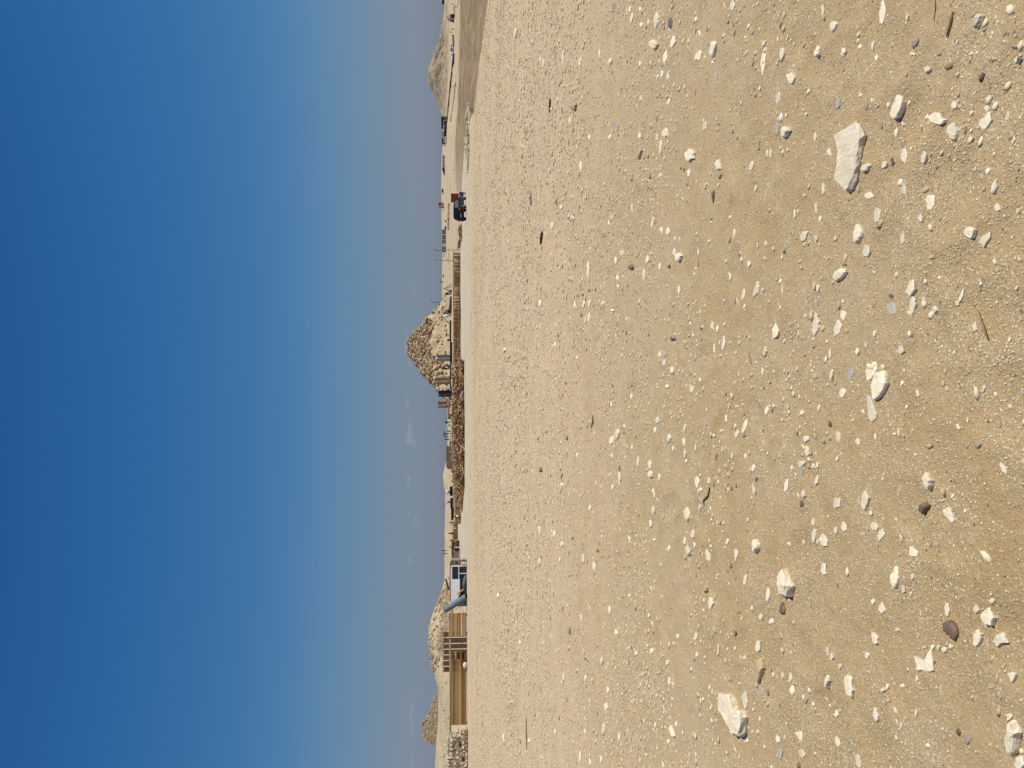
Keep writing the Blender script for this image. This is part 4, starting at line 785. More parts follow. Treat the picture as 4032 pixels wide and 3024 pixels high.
# steel columns standing on end
ST = mat('primer_steel', (.42, .29, .2), (.50, .36, .255), rough=.6, scale=2, rand=.1)
ST2 = mat('grey_steel', (.30, .30, .31), (.38, .38, .38), rough=.5, scale=2, rand=.08)
ST3 = mat('dark_steel', (.045, .045, .055), (.075, .075, .085), rough=.55, scale=2, rand=.1)
STB = mat('blue_grey_steel', (.14, .19, .25), (.2, .25, .32), rough=.5, scale=2)
def hcol(lab, py0, py1, row0, row1, Y, mt, yaw=.35, grp='standing steel H columns', red=None):
    x = XY((py0 + py1) / 2, Y); z0 = Zr(row1, Y); z1 = Zr(row0, Y); w_ = (py1 - py0) / F * Y; d = w_ * .8
    s = empty('steel_column', lab, 'steel column', (x, Y, z0), yaw, grp); h = z1 - z0; t_ = w_ * .09; w2 = w_ / (math.cos(yaw) + .55 * math.sin(abs(yaw))) 
    MB().box(-w2 / 2, -w2 / 2 + t_, -d / 2, d / 2, 0, h).build('flange', mt, s)
    MB().box(w2 / 2 - t_, w2 / 2, -d / 2, d / 2, 0, h).build('flange', mt, s)
    MB().box(-w2 / 2 + t_, w2 / 2 - t_, -t_ / 2, t_ / 2, 0, h - .12).build('web', mt, s)
    MB().box(-w2 / 2 - .02, w2 / 2 + .02, -d / 2 - .02, d / 2 + .02, h, h + .035).build('end_plate', mt, s)
    return s
cl_ = [(2483, 2506, 'rightmost tall column of the tan steel rack'), (2508, 2530, 'tan steel column second from the right in the rack'), (2532, 2552, 'third tan steel column, beside the end on planks'), (2554, 2574, 'tan steel column rising behind the end on plank stack'),
       (2576, 2596, 'tan steel column behind the near end of the long stack'), (2598, 2619, 'tan steel column showing over the long plank stack'), (2621, 2643, 'leftmost tan steel column above the long stack')]
for i_, (a, b, lab) in enumerate(cl_):
    hcol(lab, a, b, 1742, 1838, 98.0, ST, .33, 'tan steel columns in the rack')
hcol('grey steel column standing upright in front of the pyramid', 1399, 1420, 1722, 1772, 196, ST2, .62)
hcol('brown steel column with dark recess near the pyramid foot', 1488, 1511, 1717, 1771, 196, ST, .6)
hcol('dark steel column left of the pyramid foot', 1539, 1560, 1727, 1777, 196, ST3, .58)
hcol('short reddish brown steel column on a block left of the pyramid', 1581, 1604, 1725, 1762, 196, ST, .6)
o = MB().box(*sorted([XY(1638, 196), XY(1576, 196)]), 195, 198, Zr(1771, 196), Zr(1763.5, 196)).build('concrete_slab', mat('buff_concrete', (.42, .33, .23), (.5, .41, .3), scale=2)); tag(o, 'buff concrete slab lying under the short steel column', 'slab')
o = MB().box(*sorted([XY(1603, 197), XY(1576, 197)]), 194.2, 194.9, Zr(1782, 194), Zr(1770.5, 194)).build('steel_trestle', ST); tag(o, 'low buff trestle supporting the slab end', 'trestle')
o = MB().box(*sorted([XY(1650, 194), XY(1630, 194)]), 193, 196.5, Zr(1784, 194), Zr(1764, 194)).build('crate', mat('olive_tan_crate', (.26, .2, .13), (.32, .25, .17), scale=2)); tag(o, 'olive tan crate standing left of the buff slab', 'crate')
mb = MB(); c_ = P(1759, 1598, 194.6); mb.tube([c_ + Vector((0, 0, -.32)), c_ + Vector((0, 0, .22))], .26, 10); o = mb.build('canister', mat('red_plastic', (.42, .03, .02), (.5, .05, .03), rough=.4)); tag(o, 'red canister leaning on the short steel column', 'canister')
# dark deck of steel beams behind the fence
def beam(lab, py0, py1, row0, row1, Y, mt, dy=.4, cat='steel beam', name='steel_beam', grp=None):
    a, b = sorted([XY(py0, Y), XY(py1, Y)]); z1, z0 = Zr(row0, Y), Zr(row1, Y); t_ = (z1 - z0) * .14
    s = empty(name, lab, cat, ((a + b) / 2, Y, z0), 0, grp); L_ = b - a; h = z1 - z0
    MB().box(-L_ / 2, L_ / 2, 0, dy, h - t_, h).build('flange', mt, s); MB().box(-L_ / 2, L_ / 2, 0, dy, 0, t_).build('flange', mt, s)
    MB().box(-L_ / 2, L_ / 2, dy * .4, dy * .6, t_, h - t_).build('web', mt, s)
    return s
beam('long dark steel beam on the bank behind the reed fence', 1262, 1345, 1770, 1777, 184, ST3, grp='dark beams on the bank')
beam('dark steel beam under the grey column', 1346, 1440, 1771, 1783, 186, ST3, grp='dark beams on the bank')
beam('dark steel beam under the standing person and brown column', 1441, 1535, 1771, 1779, 188, ST3, .6, grp='dark beams on the bank')
beam('dark steel beam below the dark column', 1536, 1574, 1775, 1783, 187, ST3, .6, grp='dark beams on the bank')
beam('thin dark beam below the group of people carrying a box', 1650, 1755, 1779, 1784, 188, ST3, .5, grp='dark beams on the bank')
beam('black beam right of the tan trough', 1735, 1756, 1770, 1776, 190, ST3, .5, grp='dark beams on the bank')
# long dark beams over the pit
for q, (a, b, r0, r1, Y, lab) in enumerate([(1915, 1952, 1771, 1783, 150, 'dark steel beam over the pit beside the frond pile'), (1960, 2002, 1773, 1783.5, 149, 'dark bundle of beams below the leaning grey plank'), (2000, 2048, 1776, 1785, 151, 'dark beam over the left half of the pit'), (1925, 2040, 1785, 1788, 148, 'long thin beam along the top of the pit')]):
    beam(lab, a, b, r0, r1, Y, ST3 if q < 3 else ST, .8, grp='dark beams over the pit')
for q, py in enumerate((1930, 1965, 2000, 2035)):
    o = MB().bar(P(1787, py, 149.5), Vector((XY(py, 149.5), 149.5, g1(XY(py, 149.5), 149.5) - .1)), .12).build('support_post', ST3); tag(o, ('post holding the pit beams at the frond pile end', 'post under the dark bundle of beams', 'post under the middle of the pit beams', 'post at the left end of the pit beams')[q], 'post', 'posts of the pit beams')
bpk = MB().bar(P(1768, 1977, 148), P(1740, 1995, 148), .34, .08).build('plank', mat('grey_plank', (.2, .19, .18), (.27, .25, .23), scale=4)); tag(bpk, 'wide grey plank leaning up against the sky over the pit', 'plank')
# ------------------------------------------------------------------ reed fence
FY = 170
RD = mat('reed', (.40, .225, .095), (.54, .33, .15), scale=6, rand=.4)
RDD = mat('reed_shade', (.13, .07, .035), (.22, .12, .06), scale=4)
RDL = mat('reed_pale', (.60, .46, .28), (.68, .54, .36), scale=6, rand=.15)
fence = empty('reed_fence', 'long fence of uneven upright reed stalks along the chalky road', 'fence', (XY(1208, FY), FY, 0))
fx = fence.location.x; rr = random.Random(4)
py = 994.0; k = 0
stk = {}
def stick_mesh(mt, n=5):
    key = (mt.name, n)
    if key not in stk:
        L_ = []
        for q in range(4):
            bx, by = rr.uniform(-.03, .03), rr.uniform(-.03, .03)
            t_ = MB().tube([(0, 0, 0), (bx, by, .5), (rr.uniform(-.02, .02), 0, 1)], [1, .95, .8], n) if False else None
            m_ = MB().tube([(0, 0, -.5), (bx, by, 0), (0, 0, .5)], .5, n); me = bpy.data.meshes.new('stalk'); me.from_pydata(m_.v, [], m_.f); me.materials.append(mt); L_.append(me)
        stk[key] = L_
    return rr.choice(stk[key])
def stick(par, a, b, r, mt, name='stalk'):
    a = Vector(a); b = Vector(b); d = b - a
    o = bpy.data.objects.new(name, stick_mesh(mt)); COL.objects.link(o)
    if par: o.parent = par
    o.location = (a + b) / 2; o.rotation_euler = d.to_track_quat('Z', 'Y').to_euler(); o.scale = (2 * r, 2 * r, d.length); return o
while py < 1432 and k < 292:
    top = 1786.5 + rr.uniform(-2, 2.5); lean = rr.uniform(-2.2, 2.2); Yq = FY + rr.uniform(-.05, .05)
    if rr.random() < .09: lean = rr.uniform(-9, 9)
    a = P(float(np.interp(py, [990, 1250, 1420], [1814, 1813.5, 1822])), py, Yq); b = P(top, py + lean, Yq)
    stick(fence, a - Vector((fx, FY, 0)), b - Vector((fx, FY, 0)), rr.uniform(.045, .085), RDL if rr.random() < .10 else RD); k += 1
    py += rr.uniform(1.1, 2.2)
for q, (a, b) in enumerate([((1785.5, 990), (1785, 1210)), ((1785, 1212), (1784, 1432)), ((1798, 1180), (1799, 1430)), ((1811, 1000), (1812, 1260))]):
    A = P(a[0], a[1], FY - .12); B = P(b[0], b[1], FY - .12)
    MB().bar(A - Vector((fx, FY, 0)), B - Vector((fx, FY, 0)), .14 if q < 2 else .08).build('rail', WD[0] if q < 2 else RD, fence)
MB().box(XY(1425, FY) - fx, XY(1218, FY) - fx, .2, .24, 0, Zr(1788, FY)).build('added_backing', RDD, fence)  # dark sheet added behind the stalks, painting the shade beyond them
MB().box(XY(1130, FY) - fx, XY(1072, FY) - fx, .2, .24, 0, Zr(1789, FY)).build('added_backing', RDD, fence)
for (a, b) in [((1787, 1328), (1812, 1347)), ((1788, 1420), (1812, 1352)), ((1790, 1214), (1809, 1219)), ((1789, 1245), (1808, 1252))]:
    A = P(a[0], a[1], FY - .25); B = P(b[0], b[1], FY - .25); MB().bar(A - Vector((fx, FY, 0)), B - Vector((fx, FY, 0)), .13).build('brace', RDL, fence)
# pit fence, in shade, and the reed screen behind the workers
for (p0_, p1_, r0, r1, Y, lab, nm) in [(1925, 2062, 1789, 1812, 158, 'dark reed screen lining the far side of the pit', 'reed_screen'), (2062, 2128, 1781, 1800, 164, 'tan reed screen behind the man in white', 'reed_screen')]:
    s = empty(nm, lab, 'reed screen', (XY((p0_ + p1_) / 2, Y), Y, 0)); py = p0_
    while py < p1_:
        A = P(r1 + 3, py, Y) - s.location; B = P(r0 + rr.uniform(-1, 3), py + rr.uniform(-1.5, 1.5), Y) - s.location
        stick(s, A, B, rr.uniform(.04, .09), RD); py += rr.uniform(1.8, 3.2)
    MB().box(-(p1_ - p0_) / 2 / F * Y, (p1_ - p0_) / 2 / F * Y, .08, .12, Zr(r1 + 3, Y), Zr(r0 + 4, Y)).build('added_backing', RD, s)
# ------------------------------------------------------------------ heap of palm fronds and sticks
HY = 126
heap = empty('frond_heap', 'long heap of dry palm ribs and branches beside the chalky road', 'branch heap', (XY(1700, HY), HY, 0))
hp = np.array([(1418, 1824), (1428, 1806), (1440, 1784), (1460, 1781), (1500, 1784), (1560, 1785), (1600, 1782), (1640, 1780), (1700, 1787), (1740, 1786), (1760, 1782), (1800, 1785), (1850, 1782), (1880, 1784), (1910, 1788), (1950, 1795), (1975, 1806), (1992, 1818)], float)
n = 90; mm_ = 16; hx = np.linspace(1418, 1994, n); V = []; 
zt = Zra(np.interp(hx, hp[:, 0], hp[:, 1]), HY)
for r_ in range(mm_):
    t = r_ / (mm_ - 1); yy = HY - 2.2 + t * 6; pr = max(0, 1 - abs(t - .5) * 2) ** .6
    for q in range(n):
        x_ = XY(hx[q], HY); zb = g1(x_, yy) - .1; V.append((x_, yy, zb + (zt[q] - .22 - zb) * pr * (1 + .18 * (float(vn(x_ * 1.5, yy * 1.5, 3)) - .5))))
FF = [(r_ * n + q, (r_) * n + q + 1, (r_ + 1) * n + q + 1, (r_ + 1) * n + q) for r_ in range(mm_ - 1) for q in range(n - 1)]
def heap_z(x, y):
    t = np.clip((y - HY + 2.2) / 6, 0, 1); pr = np.maximum(0, 1 - np.abs(t - .5) * 2) ** .6
    z = Zra(np.interp(1512 - x * F / HY, hp[:, 0], hp[:, 1]), HY); zb = gz(x, y) - .1; return zb + (z - .1 - zb) * pr
me = bpy.data.meshes.new('core'); me.from_pydata([tuple(Vector(v) - heap.location) for v in V], [], [f[::-1] for f in FF]); 
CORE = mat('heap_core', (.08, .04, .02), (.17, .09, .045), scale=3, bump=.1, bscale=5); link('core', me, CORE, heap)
FR = [mat('palm_rib', (.62, .43, .22), (.74, .55, .32), scale=5, rand=.25), mat('palm_rib_brown', (.34, .17, .07), (.46, .25, .11), scale=5, rand=.25), mat('palm_rib_pale', (.78, .62, .40), (.84, .72, .52), scale=5, rand=.15)]
def heapstick():
    x_ = XY(rng.uniform(1424, 1990), HY); y_ = HY - 2.1 + rng.random() ** 1.2 * 3.2; z_ = float(heap_z(np.array([x_]), np.array([y_]))[0])
    L_ = rng.uniform(.8, 2.9) ; a = rng.uniform(0, math.pi); el = rng.normal(0, .45)
    d = Vector((math.cos(a) * math.cos(el), math.sin(a) * math.cos(el) * .5, math.sin(el))) * L_ / 2
    c_ = Vector((x_, y_, z_ + .05)); r = c_ - d; t_ = c_ + d; zt_ = Zr(float(np.interp(1512 - x_ * F / HY, hp[:, 0], hp[:, 1])), HY) + .05 + .7 * rng.random() ** 3
    r.z = min(r.z, zt_); t_.z = min(t_.z, zt_); return r, t_
for q in range(299):
    a, b = heapstick(); stick(heap, a - heap.location, b - heap.location, rng.uniform(.05, .1), FR[int(rng.choice(3, p=[.32, .48, .2]))], 'branch')
V = []; FF = []; T = []
for q in range(1900):
    a, b = heapstick(); d = (b - a).normalized(); x_ = d.cross(Vector((.1, .2, 1))).normalized(); y_ = x_.cross(d); r = rng.uniform(.02, .05); bs = len(V)
    mid_ = (a + b) / 2 + x_ * rng.normal(0, .05) * (b - a).length
    for p_ in (a, mid_, b):
        for k in range(4): V.append(tuple(p_ + r * (x_ * math.cos(k * 1.57) + y_ * math.sin(k * 1.57)) - heap.location))
    for e_ in (0, 4):
        for k in range(4):
            i0, i1 = bs + e_ + k, bs + e_ + (k + 1) % 4; FF.append((i0, i1, i1 + 4)); FF.append((i0, i1 + 4, i0 + 4))
    T += [rng.random()] * 12
TW = gravel_mat('twigs', [(0, (.10, .05, .025)), (.25, (.28, .14, .06)), (.5, (.46, .28, .13)), (.75, (.62, .44, .24)), (.92, (.78, .63, .42))])
o = big_mesh('twigs', np.array(V), np.array(FF), 3, TW, False, {'tone': np.array(T)}); o['kind'] = 'stuff'; o.parent = heap
def sheet(lab, pts, Y, mt, name='tarp', cat='tarpaulin', bulge=.25):
    q = [P(a, b, Y) for a, b in pts]; c_ = sum(q, Vector()) / len(q); mb = MB(); n_ = len(q)
    vs = [p + Vector((0, 0, 0)) for p in q] + [c_ + (p - c_) * .55 + Vector((0, -bulge * .7, 0)) for p in q] + [c_ + Vector((0, -bulge, 0))] + [p + Vector((0, .05, 0)) for p in q]
    fs = [(i_, (i_ + 1) % n_, n_ + (i_ + 1) % n_, n_ + i_) for i_ in range(n_)] + [(n_ + i_, n_ + (i_ + 1) % n_, 2 * n_) for i_ in range(n_)] + [tuple(2 * n_ + 1 + i_ for i_ in range(n_))]
    o = mb.add(vs, fs).build(name, mt, smooth=True); tag(o, lab, cat); return o
TARP = mat('grey_tarp', (.30, .27, .26), (.38, .35, .33), rough=.7, scale=3, bump=.05, bscale=4)
sheet('grey tarpaulin half buried low in the frond heap', [(1824, 1535), (1818, 1542), (1812, 1556), (1808, 1572), (1812, 1580), (1818, 1566), (1824, 1552)], 123.4, TARP)
sheet('curved pale sheet along the top of the frond heap', [(1777, 1492), (1776, 1510), (1779, 1530), (1783, 1536), (1782, 1512), (1780, 1490)], 124.5, mat('pale_sheet', (.55, .5, .44), (.62, .57, .5), rough=.6, scale=3))
# tan steel trough behind heap
TRM = mat('tan_painted_steel', (.33, .245, .175), (.39, .295, .215), rough=.6, scale=1.5); TRD = mat('olive_steel_band', (.19, .145, .095), (.24, .19, .125), rough=.6, scale=1.5)
ty = 150; trough = empty('steel_trough', 'long tan box girder with two posts behind the frond heap', 'girder', (XY(1798, ty), ty, 0))
def loc(par, px, py, Y): return P(px, py, Y) - par.location
a = loc(trough, 1790, 1841, ty); b = loc(trough, 1765, 1757, ty)
MB().box(a.x, b.x, 0, 1.4, a.z, b.z).build('side_plate', TRM, trough)
MB().box(a.x, b.x, -.12, 1.5, b.z + .01, loc(trough, 1757.5, 1757, ty).z).build('top_band', TRD, trough)
for py in (1781, 1827):
    c_ = loc(trough, 1757, py, ty); MB().box(c_.x - .07, c_.x + .07, -.26, -.13, a.z + .4, c_.z).build('post', ST, trough)
MB().box(a.x - .3, a.x - .01, .1, 1.5, a.z, loc(trough, 1762, 1800, ty).z).build('end_plate', TRD, trough)
# ------------------------------------------------------------------ scrap yard: pipe, steel containers, crates
def lz(x, Y): return g1(x, Y)
YY = 96.5
PAINT_W = mat('white_paint', (.72, .74, .76), (.80, .81, .82), rough=.5, scale=3)
NAVY = mat('navy_paint_and_shade', (.012, .02, .035), (.025, .035, .055), rough=.45, scale=3)  # dark navy; on the container it carries painted shade
RUST = mat('rust', (.20, .09, .04), (.32, .16, .08), rough=.8, scale=4); ORANGE = mat('orange_brown_wood', (.36, .17, .05), (.46, .24, .08), rough=.7, scale=5)
pipe = empty('steel_pipe', 'wide blue grey steel pipe leaning against the plank stack', 'pipe', tuple(P(1837, 2352, 94.8)))
a = Vector((0, 0, .15)); b = P(1756, 2399, 96.4) - pipe.location; d = (b - a).normalized()
STB2 = mat('pipe_blue_grey', (.13, .165, .20), (.19, .225, .265), rough=.45, scale=2)
MB().tube([a - d * .3, b], .40, 20, cap=False).build('shell', STB2, pipe, smooth=True)
MB().tube([a - d * .3, b - d * .01], .385, 20, cap=False).build('lining', RUST, pipe, smooth=True)
MB().tube([b - d * .02, b + d * .07], .425, 20).build('end_rim', RUST, pipe)
rim = b + d * .03
cont = empty('steel_container', 'white framed navy steel container in the scrap yard', 'container', tuple(Vector((XY(2312, YY), YY, lz(XY(2312, YY), YY)))), .5)
cont.location.y += 1.7
def cx(py): return (XY(py, YY) - cont.location.x) / math.cos(.5)
def czr(row): return Zr(row, YY) - cont.location.z
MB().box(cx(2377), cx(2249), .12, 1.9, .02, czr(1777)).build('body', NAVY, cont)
MB().box(cx(2379), cx(2246), 0, 2.0, czr(1780), czr(1775.5)).build('roof_frame', PAINT_W, cont)
MB().box(cx(2250), cx(2245), 0, .11, .05, czr(1780.2)).build('frame_post', PAINT_W, cont)
MB().box(cx(2378), cx(2294), .0, .11, czr(1811), czr(1780.2)).build('white_panel', PAINT_W, cont)
MB().box(cx(2290), cx(2252), .02, .11, czr(1804), czr(1781.5)).build('shade_panel', NAVY, cont)  # shaded part of the white face, put in as dark colour
MB().box(cx(2293), cx(2250), .0, .11, czr(1808.5), czr(1805.5)).build('rail', PAINT_W, cont)
MB().box(cx(2276), cx(2273), -.02, .11, czr(1838), czr(1809)).build('frame_post', PAINT_W, cont)
o = MB().box(*sorted([XY(2378, 98), XY(2236, 98)]), 99.6, 101.6, Zr(1773.3, 98), Zr(1770.5, 98)).build('steel_sheet', ST3); tag(o, 'long dark flat sheet lying over the steel container', 'steel sheet')
o = MB().box(*sorted([XY(2372, 98), XY(2250, 98)]), 99.5, 101.5, Zr(1776, 98), Zr(1774.6, 98)).build('steel_sheet', PAINT_W); tag(o, 'long thin white sheet just above the container roof', 'steel sheet')
def leaner(lab, a, b, wd, ht, mt, name, cat, grp=None):
    o = MB().bar(a, b, wd, ht).build(name, mt); return tag(o, lab, cat, grp)
leaner('dark brown board tilted on top of the container', P(1768, 2322, 98.4), P(1755, 2279, 98.4), .28, .2, mat('dark_brown_wood', (.10, .06, .04), (.16, .10, .07), scale=4), 'board', 'board')
leaner('tan board propped behind the container roof', P(1764, 2350, 99.3), P(1762, 2302, 99.3), .2, .14, WD[1], 'board', 'board')
leaner('light wood frame leaning over the container', P(1769, 2282, 98.7), P(1763, 2268, 98.7), .16, .1, WD[2], 'board', 'board')
o = sheet('curved blue grey steel plate standing against the container', [(1838, 2262), (1830, 2266), (1824, 2280), (1821, 2302), (1823, 2320), (1829, 2312), (1833, 2295), (1838, 2282)], 95.6, STB2, 'steel_plate', 'steel plate', .2)
for i_, (a, b, w_, mt, lab) in enumerate([((1826, 2321), (1802, 2338), .22, ORANGE, 'orange brown beam slanting before the container'), ((1830, 2330), (1806, 2349), .22, mat('charcoal', (.03, .03, .035), rough=.8), 'charcoal beam slanting next to the orange beam'),
        ((1832, 2336), (1826, 2350), .16, RUST, 'rusty stub at the foot of the slanted beams'), ((1802, 2352), (1812, 2364), .13, PAINT_W, 'white stick crossing the scrap before the pipe'), ((1818, 2347), (1804, 2362), .12, PAINT_W, 'white bar lying over the dark scrap'), ((1810, 2362), (1822, 2352), .10, RDL, 'pale lath between the white bars')]):
    leaner(lab, P(a[0], a[1], 95.0 + .1 * i_), P(b[0], b[1], 95.3 + .1 * i_), w_, w_ * .6, mt, 'scrap_bar', 'scrap', 'scrap bars before the container')
# block shelf with square holes
BUF = mat('buff_steel', (.40, .31, .235), (.47, .37, .285), rough=.7, scale=2)
sh = empty('steel_rack', 'buff steel rack with square dark openings beside the container', 'rack', tuple(Vector((XY(2223, 100), 100, lz(XY(2223, 100), 100)))))
def lp(px, py, Y=100): return P(px, py, Y) - sh.location
for (r0, r1, p0_, p1_) in [(1774, 1813, 2204, 2211), (1774, 1813, 2221, 2226), (1774, 1778, 2211, 2221), (1782, 1794, 2211, 2221), (1801, 1813, 2211, 2221)]:
    a, b = lp(r0, p0_), lp(r1, p1_); MB().box(b.x, a.x, 0, .8, b.z, a.z).build('panel', BUF, sh)
a, b = lp(1776, 2211.2), lp(1812, 2246); MB().box(b.x, a.x, .5, .55, b.z, a.z).build('back_panel', ST3, sh)
for py in (2233, 2244):
    a, b = lp(1775, py), lp(1813, py + 2); MB().box(b.x, a.x, .1, .6, b.z, a.z).build('post', BUF, sh)
a, b = lp(1812.8, 2203), lp(1815.5, 2250); MB().box(b.x, a.x, -.1, .9, b.z, a.z).build('base_beam', ST, sh)
for py in (2208, 2228, 2246):
    a = lp(1815.4, py); MB().box(a.x - .06, a.x + .06, 0, .12, -.05, a.z).build('leg', ST3, sh)
for i_, (p0_, p1_, lab) in enumerate([(2202, 2225, 'black bent rebar cage on the ground below the buff rack'), (2227, 2248, 'small black wire frame next to the white framed container')]):
    cg = empty('rebar_cage', lab, 'rebar cage', (XY((p0_ + p1_) / 2, 97), 97, lz(XY((p0_ + p1_) / 2, 97), 97)), 0, 'rebar cages'); w_ = (p1_ - p0_) / F * 97
    h = .62
    for y in (0, .5):
        for (a, b) in (((-w_ / 2, y, .03), (w_ / 2, y, .03)), ((-w_ / 2, y, h), (w_ / 2, y, h)), ((-w_ / 2, y, 0), (-w_ / 2, y, h)), ((w_ / 2, y, 0), (w_ / 2, y, h)), ((0, y, 0), (.06, y, h)), ((-w_ / 2, y, h * .55), (w_ / 2, y, h * .6))):
            MB().tube([a, b], .018, 5).build('rebar', ST3, cg)
    for x_ in (-w_ / 2, w_ / 2): MB().tube([(x_, 0, h), (x_, .5, h)], .018, 5).build('rebar', ST3, cg)
# crates and low planks
def crate(lab, px0, px1, py0, py1, Y, mt, open_=False, depth=1.2, grp=None, cat='crate', name='crate'):
    c_ = empty(name, lab, cat, (XY((py0 + py1) / 2, Y), Y, Zr(px1, Y)), 0, grp); w_ = (py1 - py0) / F * Y; h = (px1 - px0) / F * Y; t_ = .07
    MB().box(-w_ / 2, w_ / 2, 0, depth, 0, t_).build('floor', mt, c_); MB().box(-w_ / 2, w_ / 2, depth - t_, depth, t_, h).build('back_panel', mt, c_)
    MB().box(-w_ / 2, -w_ / 2 + t_, 0, depth - t_, t_, h).build('side_panel', mt, c_); MB().box(w_ / 2 - t_, w_ / 2, 0, depth - t_, t_, h).build('side_panel', mt, c_)
    MB().box(-w_ / 2 - .03, w_ / 2 + .03, -.03, depth, h, h + t_).build('lid', mt, c_)
    if not open_: MB().box(-w_ / 2 + t_, w_ / 2 - t_, .02, t_, t_, h).build('front_panel', mt, c_)
    return c_
crate('plain buff crate between the rack and the open crate', 1787.5, 1810, 2171, 2201, 142, BUF)
crate('open fronted buff crate with dark inside', 1791, 1810, 2156, 2169, 142, BUF, True)
crate('low brown trestle box at the end of the planks', 1797, 1809, 2126, 2153, 144, BUF, True, .8, cat='trestle box', name='trestle_box')
for i_ in range(6):
    a = P(1782 + i_ * 2.4, 2122 + i_ * 2, 147 - i_ * .3); b = P(1781.5 + i_ * 2.6, 2202 - i_ * 6, 147.5 - i_ * .3)
    leaner('%s plank of the pile behind the buff crates' % ('topmost', 'second', 'third', 'fourth', 'fifth', 'lowest')[i_], a, b, .12, .4, WD[(1, 0, 2, 0, 1, 0)[i_]], 'plank', 'plank', 'planks behind the buff crates')
# ------------------------------------------------------------------ people
SKIN = mat('skin', (.23, .13, .08)); HAIR = mat('dark_hair', (.015, .012, .01))
def cloth(n, c): return mat('cloth_' + n, c, tuple(min(1, v * 1.2) for v in c), rough=.9, scale=8)
CN = {'white': cloth('white', (.74, .74, .74)), 'black': cloth('black', (.015, .015, .02)), 'navy': cloth('navy', (.02, .028, .06)), 'brown': cloth('brown', (.14, .08, .05)), 'red': cloth('red', (.38, .045, .03)), 'grey': cloth('grey', (.22, .22, .24)),
      'purple': cloth('purple', (.10, .07, .17)), 'blue': cloth('blue', (.04, .08, .32)), 'tan': cloth('tan', (.38, .27, .17)), 'dgrey': cloth('dgrey', (.07, .07, .08))}
POSES = {
 'stand': dict(p=(0, 0, .92), c=(0, 0, 1.28), n=(0, 0, 1.48), h=(0, .02, 1.62), hl=(.09, 0, .9), kl=(.11, .03, .49), fl=(.12, 0, .07), tl=(.13, .14, .04), hr=(-.09, 0, .9), kr=(-.1, .02, .49), fr=(-.12, -.03, .07), tr=(-.13, .11, .04), sl=(.19, 0, 1.42), el=(.25, .02, 1.12), wl=(.24, .14, .88), sr=(-.19, 0, 1.42), er=(-.25, 0, 1.12), wr=(-.25, .1, .87)),
 'reach': dict(p=(0, 0, .92), c=(0, .03, 1.28), n=(0, .05, 1.48), h=(0, .08, 1.62), hl=(.09, 0, .9), kl=(.13, .08, .49), fl=(.17, .05, .07), tl=(.18, .19, .04), hr=(-.09, 0, .9), kr=(-.1, -.05, .49), fr=(-.14, -.12, .07), tr=(-.15, .02, .04), sl=(.19, .04, 1.42), el=(.3, .12, 1.6), wl=(.26, .2, 1.85), sr=(-.19, .04, 1.42), er=(-.3, .12, 1.58), wr=(-.22, .2, 1.84)),
 'sit': dict(p=(0, 0, .14), c=(0, .06, .48), n=(0, .1, .68), h=(0, .14, .82), hl=(.1, .03, .14), kl=(.16, .36, .44), fl=(.14, .55, .08), tl=(.14, .68, .05), hr=(-.1, .03, .14), kr=(-.16, .36, .42), fr=(-.14, .56, .08), tr=(-.14, .69, .05), sl=(.19, .08, .62), el=(.26, .2, .4), wl=(.14, .38, .44), sr=(-.19, .08, .62), er=(-.26, .2, .4), wr=(-.12, .38, .44)),
 'bend': dict(p=(0, -.1, .85), c=(0, .22, 1.02), n=(0, .42, 1.08), h=(0, .54, 1.04), hl=(.1, -.1, .84), kl=(.13, .06, .46), fl=(.13, -.08, .07), tl=(.13, .07, .04), hr=(-.1, -.1, .84), kr=(-.13, .1, .46), fr=(-.15, .08, .07), tr=(-.15, .22, .04), sl=(.18, .34, 1.04), el=(.2, .38, .76), wl=(.12, .46, .52), sr=(-.18, .34, 1.04), er=(-.2, .4, .76), wr=(-.12, .48, .52))}
CH = [('p', 'c'), ('c', 'n'), ('n', 'h'), ('p', 'hl'), ('hl', 'kl'), ('kl', 'fl'), ('fl', 'tl'), ('p', 'hr'), ('hr', 'kr'), ('kr', 'fr'), ('fr', 'tr'), ('c', 'sl'), ('sl', 'el'), ('el', 'wl'), ('c', 'sr'), ('sr', 'er'), ('er', 'wr')]
RADB = dict(p=.12, c=.13, n=.055, h=.1, hl=.08, kl=.055, fl=.04, tl=.032, hr=.08, kr=.055, fr=.04, tr=.032, sl=.06, el=.042, wl=.03, sr=.06, er=.042, wr=.03)
def skin(name, pose, chain, radf, mt, par, extra=None):
    J = POSES[pose]; keys = []
    for a, b in chain:
        for k in (a, b):
            if k not in keys: keys.append(k)
    pos = {k: Vector(J[k]) for k in keys}
    if extra: pos.update({k: Vector(v) for k, v in extra.items() if k in pos})
    me = bpy.data.meshes.new(name); me.from_pydata([tuple(pos[k]) for k in keys], [(keys.index(a), keys.index(b)) for a, b in chain], [])
    o = link(name, me, mt, par); md = o.modifiers.new('skin', 'SKIN'); md.use_smooth_shade = True
    for i_, k in enumerate(keys): r_ = radf(k); me.skin_vertices[0].data[i_].radius = (r_, r_)
    me.skin_vertices[0].data[keys.index(chain[0][0])].use_root = True
    sb = o.modifiers.new('sub', 'SUBSURF'); sb.levels = 1; sb.render_levels = 1
    return o
